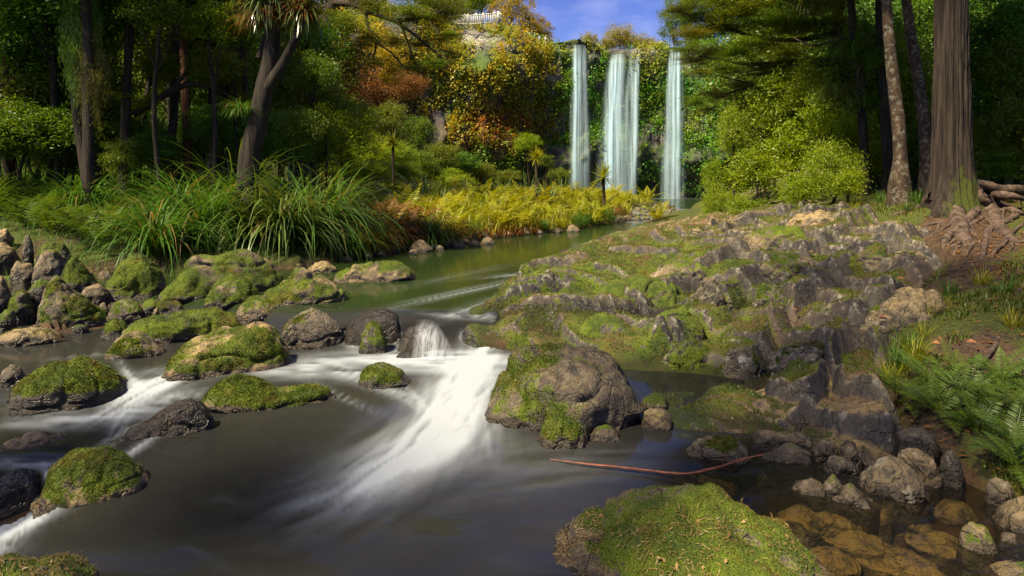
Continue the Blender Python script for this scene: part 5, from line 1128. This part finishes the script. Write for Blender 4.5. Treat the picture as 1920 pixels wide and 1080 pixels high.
# ferns of the meadow
n = 0
for y, st in ((322, 30), (334, 30), (347, 32), (361, 34), (376, 36), (392, 40), (408, 46), (424, 50)):
    x = 640
    while x < 1190 - max(0, (y - 400)) * 8:
        x += st * rg.uniform(.7, 1.4); n += 1
        if x > 960 + (y < 350) * -60 and y < 345: continue
        yy = max(y + 26, 376) + rg.uniform(-5, 5) if y < 350 else y + 22
        p = hitp(x, yy)
        if shore_dist(p[0], p[1])[0] < .35: continue
        red = abs(x - 740) < 60 and y > 385 and rg.random() < .5
        plant('meadow_fern', 'yellow-green fern in the sunlit meadow beside the river', 'fern', FERN[n % 4], MAT['straw' if red else ('fern' if n % 3 else 'grass')], p, rg.uniform(.95, 1.5) * (.8 + p[1] / 60), 'ferns of the sunlit meadow')
for (x, y, s, lb) in [(734,372,1.1,'dark green tree fern sprout in the golden meadow'),(820,425,.9,'deep green fern by the orange bank'),(700,392,1.0,'dark fern behind the reddish sedges')]:
    plant('dark_fern', lb, 'fern', FERN[1], MAT['forest'], hitp(x, y), s)
for i, (x, y) in enumerate([(120,400),(150,420),(185,395),(215,410),(205,440),(165,445),(235,445),(135,435),(255,430),(95,415),(180,460),(150,385),(225,375),(100,440),(270,455),(60,430),(75,405),(30,410),(10,395),(195,425)]):
    plant('bank_fern', 'shaded fern on the dark slope between tussocks and stone pile', 'fern', FERN[i % 4], MAT['fernd'], hitp(x, y), rg.uniform(.85, 1.2), 'ferns of the shaded slope')
# palm-like fern fronds in the forest gap
for x, y, Y, s, lb in ((265, 195, 15, 1.5, 'pale palm-like frond plant below the arching limb'),):
    plant('palm_fern', lb, 'fern', FERN[2], MAT['fern'], P(x, y, Y) - (0, 0, .3), s)
# grass cover of the meadow
def grass_cover(name, label, n, reg, mat, L, W, seed, keep=None):
    r = np.random.default_rng(seed); px = r.uniform(reg[0], reg[1], n); Y = np.exp(r.uniform(math.log(reg[2]), math.log(reg[3]), n)); X = (px - 960) / F * Y
    d, bk = shore_dist(X, Y); ok = (d > reg[4]) & (bk == reg[5])
    if keep is not None: ok &= keep(px, Y, X, d, r)
    X, Y = X[ok], Y[ok]; Z = ground_z(X, Y); m = len(X); mb = MB(); f = np.clip(Y / 20, .6, 2.2)
    blades(mb, np.stack([X, Y, Z - .02], -1), r.uniform(0, 6.28, m), r.uniform(*L, m), r.uniform(0, .5, m), r.uniform(.2, 1.6, m), r.uniform(*W, m) * f, r.random(m), 3)
    tag(obj(name, mb.mesh(name), MAT[mat], None), label, kind='stuff')
grass_cover('meadow_grass', 'golden green grass covering the meadow', 52000, (600, 1230, 13, 62, .1, -1), 'grass', (.25, .75), (.014, .028), 3)
grass_cover('bank_grass', 'green grass under the tussocks of the shaded bank', 26000, (-250, 640, 8.5, 30, .5, -1), 'sedge', (.1, .28), (.008, .018), 4)
grass_cover('dead_bracken', 'orange dead fern litter on the low meadow bank', 4500, (885, 1020, 15, 24, .0, -1), 'straw', (.15, .34), (.02, .05), 6, lambda px, Y, X, d, r: (d < .9) )
grass_cover('dead_bracken', 'reddish dead sedge litter under the waterside clumps', 1800, (670, 830, 12, 20, .0, -1), 'straw', (.2, .5), (.02, .04), 8, lambda px, Y, X, d, r: (d < 1.8) & (r.random(len(d)) < .8))
# ------------------------------------------------------------------ trees, roots and bushes of the rock bank
Yb = 9.6; b = np.array((*P(1785, 372, Yb)[:2], 0)); b[2] = gz(b[0], b[1]); root = empty('great_tree', b); tag(root, 'great straight tree with stringy bark and bare spreading roots', 'tree')
zt = lambda py: H - (py - HY) / F * Yb - b[2]
def big_trunk():
    n, m = 150, 120; z = np.linspace(-.35, 6.2, n); th = np.linspace(0, 2 * pi, m, endpoint=False); ZZ_, TH = np.meshgrid(z, th, indexing='ij')
    r = (.258 - .016 * ZZ_) + .17 * np.exp(-np.maximum(ZZ_ + .1, 0) / .30) * (1 + .55 * np.cos(TH * 3 + .6) + .3 * np.cos(TH * 5))
    q = np.stack([np.cos(TH) * 3.4, np.sin(TH) * 3.4, ZZ_ * .55], -1)
    r = r + .020 * fbm(q * 2.4, 4, 5) - .034 * np.clip(.35 - np.abs(noise(q * np.array((2.9, 2.9, .45)), 9)), 0, 1) / .35
    cx = -.005 * ZZ_; V = np.stack([cx + r * np.cos(TH), r * np.sin(TH), ZZ_], -1).reshape(-1, 3)
    i = np.arange(n - 1)[:, None] * m; j = np.arange(m)[None]; j2 = (j + 1) % m
    Fc = np.stack([i + j, i + j2, i + m + j2, i + m + j], -1).reshape(-1, 4)
    return mesh('trunk', V, Fc, dict(moss=(.72 * sstep(1.3, .1, ZZ_) * (.62 + .38 * np.cos(TH + .9))).ravel()))
obj('trunk', big_trunk(), MAT['bigbark'], root)
ROOTS = [([(1815,350,.0),(1835,362,-.2),(1858,372,-.3),(1890,366,-.3),(1935,362,-.3)],[22,18,14,12,10]),
 ([(1850,362,-.25),(1838,378,-.5),(1826,400,-.8),(1806,420,-1.1),(1788,432,-1.3),(1778,455,-1.6),(1766,472,-1.8)],[12,15,14,13,12,11,8]),
 ([(1810,352,-.1),(1845,385,-.5),(1872,415,-1.0),(1890,440,-1.4),(1930,470,-1.8)],[26,24,22,18,13]),
 ([(1868,372,-.3),(1885,388,-.6),(1905,398,-.8),(1940,396,-.8)],[10,11,9,7]),
 ([(1908,402,-.9),(1880,418,-1.3),(1860,426,-1.5),(1850,450,-1.8),(1842,480,-2.1),(1830,495,-2.3)],[7,9,9,8,7,5]),
 ([(1785,362,.0),(1788,400,-.5),(1796,430,-1.0),(1815,450,-1.5),(1835,470,-1.9)],[34,30,26,22,14]),
 ([(1750,362,.0),(1728,384,-.4),(1705,396,-.6),(1680,402,-.7),(1655,396,-.6)],[14,10,7,6,4]),
 ([(1772,415,-.8),(1755,420,-.9),(1735,424,-1.0),(1715,426,-1.0)],[5,6,5,3]),
 ([(1815,430,-1.2),(1830,440,-1.3),(1845,452,-1.5)],[6,6,4]),
 ([(1790,395,-.5),(1805,378,-.5),(1822,400,-.7)],[5,6,4]),
 ([(1806,346,.0),(1840,350,.15),(1880,352,.2),(1920,354,.2),(1970,360,.2)],[20,16,13,12,10]),
 ([(1925,415,-1.2),(1900,435,-1.6),(1885,455,-1.9),(1862,475,-2.2),(1845,492,-2.5)],[5,6,6,5,3]),
 ([(1800,460,-1.6),(1790,475,-1.8),(1778,490,-2.0)],[5,4,3]),
 ([(1825,455,-1.6),(1812,478,-1.9),(1800,500,-2.2)],[6,5,3]),
 ([(1860,395,-.7),(1900,375,-.6),(1945,380,-.6)],[8,8,6]),
 ([(1915,545,-4.0),(1890,570,-4.3),(1880,600,-4.5),(1868,640,-4.7),(1848,670,-4.8),(1830,690,-4.9),(1815,700,-4.9)],[9,8,7,7,6,5,3])]
for _ in range(16):
    x0, y0 = rg.uniform(1775, 1925), rg.uniform(385, 450); a_ = rg.uniform(1.2, 2.6); L_ = rg.uniform(35, 90)
    ROOTS.append(([(x0 + cos(a_) * L_ * f + rg.normal() * 5, y0 + sin(a_) * L_ * f * .8 + rg.normal() * 3, -1.5) for f in (0, .3, .6, 1)], [4.5, 4, 3, 1.5]))
for pts, wd in ROOTS:
    pp, rr = [], []
    for (x, y, dy), w_ in zip(pts, wd):
        hp = ground_hit(x, y, 3.5, 14); q = P(x, y, min(hp[1], Yb + .6) - .03)
        if y < 372: q = P(x, y, Yb + dy)
        r_ = 1.3 * w_ / F * q[1] / 2; q = q - (0, 0, r_ * .15) + rg.normal(size=3) * r_ * .25; pp.append(q - b); rr.append(r_)
    pp[-1] = pp[-1] - (0, 0, .10); rr[-1] *= .45
    V, Fc = tube(pp, rr, 9, .16, 9, 3, 1.0, len(pts) * 6)
    obj('root', mesh('root', V, Fc, dict(moss=np.zeros(len(V)))), MAT['root'], root)
obj('crown', CR['pad'][0], MAT['forest2'], root, (0, 0, 7.2), 0, (3.0, 3.0, 1.6)); obj('crown', CR['broad'][1], MAT['forest'], root, (.8, 1.2, 6.6), 1, (2.6, 2.6, 1.4))

stem_tree('lichen_tree', 'slender lichen-spotted trunk beside the great tree', [(1687, 345), (1688, 300), (1684, 230), (1675, 150), (1668, 80), (1662, 10), (1658, -120)], 10.6, [40, 25, 23, 21, 19, 18, 15], 'lichenbark', [(1655, -150, 1, 2.0, 1.0, 'broad', 'forest2')], nseg=18, bk=.07)
stem_tree('lichen_tree', 'leaning lichen-spotted trunk just behind the great tree', [(1736, 320), (1732, 230), (1722, 150), (1710, 80), (1700, 10), (1692, -120)], 12, [24, 20, 19, 18, 17, 14], 'lichenbark', [(1690, -140, 1, 2.2, 1.0, 'fine', 'forest')], nseg=14, bk=.07)
stem_tree('shaded_tree', 'dark trunk in shade behind the slender lichen tree', [(1668, 330), (1662, 250), (1656, 150), (1652, 50), (1650, -100)], 13.2, [24, 20, 20, 20, 18], 'bark', [(1640, -120, 1, 2.4, 1.0, 'broad', 'forest')], nseg=14, limbs=[([(1652, 70, 0), (1620, 68, .2), (1570, 75, .5), (1520, 85, .8), (1490, 72, 1)], [8, 7, 6, 5, 3])])
stem_tree('epiphyte_tree', 'dark trunk laden with hanging grassy clumps', [(1622, 330), (1618, 250), (1612, 150), (1600, 60), (1590, -80)], 13.5, [18, 16, 16, 14, 12], 'bark', [(1585, -110, 1, 2.0, 1.0, 'fine', 'forest2')], nseg=12)
for i, (x, y, Y, s, lb) in enumerate([(1520,25,14.5,.70,'hanging grassy clump high among the bronze branches'),(1600,110,13.2,.78,'big hanging grassy clump in the middle of the dark trunk'),(1570,185,13.4,.62,'lowest hanging grassy clump beside the yellow bush'),(1640,130,13.0,.62,'hanging grassy clump against the slender lichen tree'),(1570,20,14,.65,'hanging grassy clump at the top of the dark trunk'),(1625,200,13.3,.5,'small hanging clump below the big one')]):
    plant('epiphyte_clump', lb, 'plant', HANG[i % 3], MAT['sedge' if i % 2 else 'flax'], P(x, y, Y), s)

# bronze conifer with layered sprays
Yt = 17.0; b = at(1560, Yt); root = empty('layered_conifer', b); tag(root, 'bronze-green conifer with flat layered sprays reaching towards the falls', 'tree')
R = lambda x, y, dy=0: tuple(P(x, y, Yt + dy) - b)
T17 = lambda *w: np.array(w) / F * Yt / 2
br = [([R(1570, 60), R(1500, 75), R(1420, 70), R(1340, 45), R(1270, 20)], T17(12, 9, 7, 5, 2)), ([R(1570, 110), R(1490, 115), R(1400, 120), R(1310, 105)], T17(10, 8, 6, 2)), ([R(1570, 150), R(1500, 155), R(1420, 160), R(1350, 180), R(1305, 195)], T17(9, 7, 5, 4, 2)), ([R(1570, 10), R(1480, 0), R(1400, -20), R(1330, -30)], T17(10, 8, 6, 3)), ([R(1490, 115), R(1450, 135), R(1400, 140)], T17(5, 4, 2)), ([R(1420, 160), R(1380, 150), R(1340, 140)], T17(4, 3, 2))]
trunk_part(root, 'trunk', [([(0, 0, -.2), R(1565, 250), R(1570, 120), R(1572, 0), R(1570, -120)], T17(26, 22, 20, 17, 12))] + br, MAT['twig'], 12, .1)
for x, y, rx in ((1270,18,.5),(1310,30,.7),(1300,62,.6),(1350,50,.8),(1390,20,.9),(1290,90,.42),(1330,98,.65),(1380,95,.7),(1300,112,.5),(1360,130,.6),(1420,80,.8),(1450,40,.9),(1430,125,.7),(1480,100,.7),(1500,50,.9),(1310,190,.45),(1345,178,.5),(1385,160,.55),(1430,165,.5),(1470,145,.6),(1520,120,.6),(1340,-10,1.0),(1420,-20,1.1),(1500,-10,1.1),(1560,40,.8),(1310,135,.35),(1328,205,.3)):
    obj('crown', CR['pad'][random.randrange(4)], MAT['totara' if (x + y) % 5 else 'forest2'], root, R(x, y, random.uniform(-.7, .7)), random.uniform(0, 6), (rx, rx, rx * .42))

for i, (x, y, Y, rx, rz, pr, mt, lb) in enumerate([(1490,285,14.5,.75,.80,'loose','yellow','largest sunlit yellow-green bush on the rock bank'),(1420,320,14.0,.62,.55,'loose','yellow','sunlit bush at the upstream end of the rock bank'),(1375,245,15.0,.34,.55,'loose','yellow','thin twiggy sunlit sapling in front of the dark wall'),(1560,315,12.6,.55,.50,'droop','yellow','sunlit bush with grassy leaves under the hanging clumps'),(1545,225,14.5,.6,.75,'loose','yellow','tall sunlit bush behind the grassy-leaved one'),(1455,195,16.5,.7,.8,'loose','yellow','upper sunlit bush under the bronze sprays'),(1350,375,15.5,.45,.40,'droop','yellow','low grassy bush at the mouth of the pool'),(1505,355,12.6,.45,.32,'loose','yellow','low sunlit bush on the crest of the outcrop'),(1600,265,15.0,.6,.9,'loose','yellow','half-shaded bush behind the dark trunk'),(1330,405,17,.35,.25,'loose','yellow','lowest leafy bush beside the far rapids'),(1400,392,13.2,.40,.3,'loose','yellow','low bush tumbling over the crest beside the river'),(1340,330,16,.32,.45,'loose','yellow','slim sunlit sapling nearest the plunge pool'),(1520,160,16,.6,.6,'loose','yellow','highest sunlit spray below the hanging clumps'),(1590,345,12.0,.35,.3,'loose','yellow','small sunlit shrub at the foot of the dark trunk'),(1440,255,16.8,.8,.8,'fine','forest2','deep green bush in the middle behind the sunlit ones'),(1570,255,17,.9,1.0,'fine','forest2','deep green bush behind the grassy-leaved one')]):
    leafy('sunlit_bush', lb, 'bush', x, y, Y, rx, rz, pr, mt)
G3 = 'trees of the dark forest behind the great tree'
kk = 0
for Y0, step, rows, rx, rz in ((30, 80, (250, 140, 20), 2.2, 2.2), (20, 70, (260, 160, 60), 1.35, 1.5)):
    for x in range(1440 if Y0 == 30 else 1600, 2080, step):
        for r in rows:
            kk += 1
            leafy('forest_tree', 'dark leafy tree crowded in the forest behind the great tree', 'tree', x + rg.uniform(-25, 25), r + rg.uniform(-30, 30), Y0 + rg.uniform(-3, 3), rx * rg.uniform(.8, 1.2), rz * rg.uniform(.8, 1.2), ('broad', 'fine')[kk % 2], ('forest', 'forest', 'forest2')[kk % 3], G3)
for i, (x, y, Y, rx, rz, mt) in enumerate([(2050,260,11,.9,.8,'forest2'),(2180,240,10,1.0,.9,'forest'),(2320,220,9.5,1.1,1.0,'forest2'),(2120,330,8.5,.6,.5,'forest2'),(2300,330,7.5,.6,.5,'forest'),(1860,200,13.5,.7,.7,'forest'),(1905,130,12.5,.6,.6,'forest2'),(1850,270,12.5,.45,.5,'forest2'),(1900,250,12,.5,.6,'forest2'),(1880,310,11.8,.4,.3,'forest'),(1840,110,14,.8,.7,'forest'),(1890,40,13,.9,.7,'forest'),(1710,280,14,.5,.5,'forest2'),(1640,300,14,.45,.4,'yellow'),(1705,150,16,.8,.9,'yellow')]):
    leafy('undergrowth_sapling', 'leafy sapling in the undergrowth around the great tree', 'sapling', x, y, Y, rx, rz, 'broad', mt, 'saplings around the great tree')
# grass, ferns and litter of the rock bank
for i, (x, y, s, lb) in enumerate([(1700,735,.52,'bright fern hanging over the stones at the bank foot'),(1760,760,.56,'largest hanging fern of the near bank'),(1810,730,.46,'fern above the largest hanging fern'),(1745,705,.5,'small fern at the top of the fern bank'),(1830,790,.5,'fern drooping beside the dark upright block'),(1900,820,.45,'pale fern mass at the picture edge low on the bank'),(1930,770,.45,'fern half out of the picture on the bank'),(1880,700,.45,'fern under the dangling root'),(1790,690,.4,'thin fern in the grassy part of the bank'),(1850,750,.5,'fern tucked between the largest fern and the picture edge'),(1915,865,.5,'lowest fern at the picture edge')]):
    p = ground_hit(x, y + 12, 3.0, 12); o = plant('bank_fern', lb, 'fern', FERNN[i % 3], MAT['fernd'], p, s)
    o.rotation_euler[0] = .35; o.rotation_euler[2] = rg.uniform(-.6, .6)
for i, (x, y) in enumerate([(1650,380),(1620,365),(1720,372),(1560,345),(1700,400),(1660,650),(1685,690),(1670,720),(1700,660),(1730,640),(1690,610),(1740,600),(1780,560),(1840,540),(1720,385),(1600,400),(1905,345),(1870,345),(1750,345),(1640,345),(1655,615),(1715,680),(1880,560),(1900,620)]):
    plant('bank_grass_tuft', 'thin grass tuft on the mossy soil of the rock bank', 'grass tuft', GRASSY[i % 3], MAT['grass' if i % 2 else 'sedge'], ground_hit(x, y, 3, 16), rg.uniform(.25, .5), 'grass tufts of the rock bank')
def bank_cover():
    r = np.random.default_rng(77); n = 50000; px = r.uniform(1560, 2300, n); Y = np.exp(r.uniform(math.log(3.4), math.log(13), n)); X = (px - 960) / F * Y
    d, bk = shore_dist(X, Y); om = outcrop_mask(X, Y); nz_ = noise(p2(X, Y, 1.4), 5) + .5 * noise(p2(X, Y, 4), 6)
    Z = ground_z(X, Y); py = project(X, Y, Z)[1]; bare = np.exp(-(((project(X, Y, Z)[0] - 1840) / 90) ** 2 + ((py - 440) / 55) ** 2))
    ok = (d > .12) & (bk > 0) & (om < .4) & (nz_ > -.05 + bare * 2); X, Y, Z = X[ok], Y[ok], Z[ok]; m = len(X); mb = MB()
    blades(mb, np.stack([X, Y, Z - .01], -1), r.uniform(0, 6.28, m), r.uniform(.03, .10, m), r.uniform(0, .8, m), r.uniform(.2, 1.6, m), r.uniform(.006, .012, m) * np.clip(Y / 5, 1, 2), r.random(m), 2)
    tag(obj('bank_moss_grass', mb.mesh('bank_moss_grass'), MAT['moss'], None), 'mossy grass cover on the soil of the rock bank', kind='stuff')
    n = 9000; px = r.uniform(1640, 2200, n); Y = np.exp(r.uniform(math.log(3.6), math.log(12.5), n)); X = (px - 960) / F * Y; d, bk = shore_dist(X, Y); om = outcrop_mask(X, Y)
    Z = ground_z(X, Y); bare = np.exp(-(((project(X, Y, Z)[0] - 1840) / 130) ** 2 + ((project(X, Y, Z)[1] - 440) / 75) ** 2))
    ok = (d > .15) & (bk > 0) & (om < .3) & (r.random(n) < .12 + bare); X, Y, Z = X[ok], Y[ok], Z[ok]; m = len(X); mb = MB()
    leaf_quads(mb, np.stack([X, Y, Z + .012], -1), r.normal(size=(m, 3)) * (1, 1, .25), unit(r.normal(size=(m, 3)) * .35 + (0, 0, 1)), r.uniform(.03, .075, m), r.uniform(.012, .03, m), r.random(m))
    tag(obj('leaf_litter', mb.mesh('leaf_litter'), MAT['straw'], None), 'reddish leaf litter between the roots of the great tree', kind='stuff')
bank_cover()
# fallen leaves and sticks that can be told apart
for i, (x, y) in enumerate([(1516,472),(1490,582),(1375,570),(1434,634),(1648,594),(1745,642),(1810,640),(1380,560),(1680,522),(1330,470),(1108,568)]):
    mb = MB(); p = ground_hit(x, y, 4, 14); leaf_quads(mb, np.zeros((1, 3)), np.array([[1., .2, .1]]), np.array([[0., -.5, 1.]]), .085, .042, np.array([.5]), .3)
    yy = np.linspace(4, 13, 300); zo = tps((x - 960) / F * yy, yy) + .14; hit = np.nonzero(zo >= H - (y - HY) / F * yy)[0]; Yq = yy[hit[0]] if len(hit) else p[1]
    o = obj('fallen_leaf', mb.mesh('fallen_leaf'), MAT['dead'], None, P(x, y, Yq - .02), random.uniform(0, 6)); tag(o, 'curled orange dead leaf lying on the mossy outcrop', 'leaf', 'dead leaves on the outcrop')
V, Fc = tube([WP(1032, 861, .01), WP(1090, 869, .015), WP(1160, 876, .02), WP(1230, 884, .02), WP(1288, 888, .03), WP(1340, 878, .05), WP(1390, 862, .07), WP(1432, 852, .09)], [.002, .006, .008, .007, .008, .009, .006, .003], 7, .35, 30, 2, 1, 60)
tag(obj('red_palm_stalk', mesh('red_palm_stalk', V, Fc, dict(v=np.zeros(len(V)))), MAT['redstick'], None), 'long reddish palm stalk lying across the still water', 'stalk')
V, Fc = tube([P(335, 462, 11.2), P(345, 448, 11.25), P(356, 438, 11.3), P(366, 428, 11.3)], [.02, .022, .018, .012], 7, .2, 8, 2, 1, 20)
tag(obj('broken_branch', mesh('broken_branch', V, Fc, dict(moss=np.zeros(len(V)))), MAT['root'], None), 'broken pale branch leaning under the great drooping sedge', 'branch')
V, Fc = tube([WP(1238, 389, .12), WP(1250, 388.5, .16), WP(1264, 387.5, .15)], [.09, .11, .07], 8, .2, 4, 2, 1, 14)
tag(obj('driftwood_log', mesh('driftwood_log', V, Fc, dict(moss=np.zeros(len(V)))), MAT['root'], None), 'short driftwood log stranded on the far rapids', 'log')

# ------------------------------------------------------------------ unseen trees added overhead, out of the picture, to shade the pool and outcrop
for i, (x, y, z, r) in enumerate([(-8.2, -1.6, 9.5, 2.2), (-4.2, -0.7, 10.5, 1.8), (-2.2, 0.9, 11.0, 1.9), (-0.6, -1.6, 10.0, 1.7)]):
    root = empty('added_shade_tree', (x - .6, y - 1.5, gz(x - .6, y - 1.5))); tag(root, 'added tall leafy tree shading the near pool from outside the picture', 'tree', 'added shade trees over the near pool')
    trunk_part(root, 'trunk', [([(0, 0, -.3), (0.1, 0, 2), (.3, .8, 5.5), (.6, 1.5, z + .2)], [.26, .2, .16, .05])], MAT['bark'], 10, .1)
    for k in range(4):
        a_ = k * 1.57 + i; obj('crown', CR['loose'][k % 4], MAT['forest2'], root, (.6 + cos(a_) * r * .62, 1.5 + sin(a_) * r * .62, z + rg.uniform(-.5, .8)), rg.uniform(0, 6), (r * .38, r * .38, r * .26))

# ------------------------------------------------------------------ alike things in a row: say which one, counted along the row
ORD = 'first second third fourth fifth sixth seventh eighth ninth tenth eleventh twelfth thirteenth fourteenth fifteenth sixteenth seventeenth eighteenth nineteenth twentieth'.split()
ORD += ['twenty-' + w for w in ORD[:9]] + ['thirtieth'] + ['thirty-' + w for w in ORD[:9]]
ROWS = {'understorey at the front of the dark forest': ('understorey tree at the front of the dark forest', 'from the outer picture edge'),
 'shrubs between the trunks above the tussocks': ('shrub between the trunks above the tussocks', 'from the outer picture edge'),
 'bushes along the foot of the cliff': ('bush at the foot of the cliff', 'counting towards the falls'),
 'rusty trees by the cliff end': ('rusty brown tree against the cliff end', 'counting towards the falls'),
 'sedges along the meadow water edge': ('sedge clump drooping to the water along the meadow', 'counting towards the falls'),
 'stones along the meadow waterline': ('dark stone on the waterline under the meadow', 'counting towards the falls'),
 'rocks in the far rapids': ('wet rock in the rapids below the plunge pool', 'counting from the meadow tip'),
 'stones under the clear shallows': ('rusty stone under the clear shallow water', 'counting from the red stalk'),
 'ferns of the shaded slope': ('shaded fern on the slope above the stone pile', 'from the outer picture edge'),
 'grass tussocks under the dark forest': ('long-bladed grass tussock under the dark forest', 'from the outer picture edge'),
 'saplings around the great tree': ('leafy sapling in the undergrowth near the great tree', 'counting from the yellow bushes'),
 'grass tufts of the rock bank': ('thin grass tuft on the rock bank soil', 'counting from the yellow bushes'),
 'dead leaves on the outcrop': ('orange dead leaf on the mossy outcrop', 'counting from the cascade')}
for gname, (base_, tail) in ROWS.items():
    mem = sorted([o for o in COL.objects if o.get('group') == gname], key=lambda o: o.location[0] / o.location[1])
    for o, w_ in zip(mem, ORD): o['label'] = w_ + ' ' + base_ + ', ' + tail
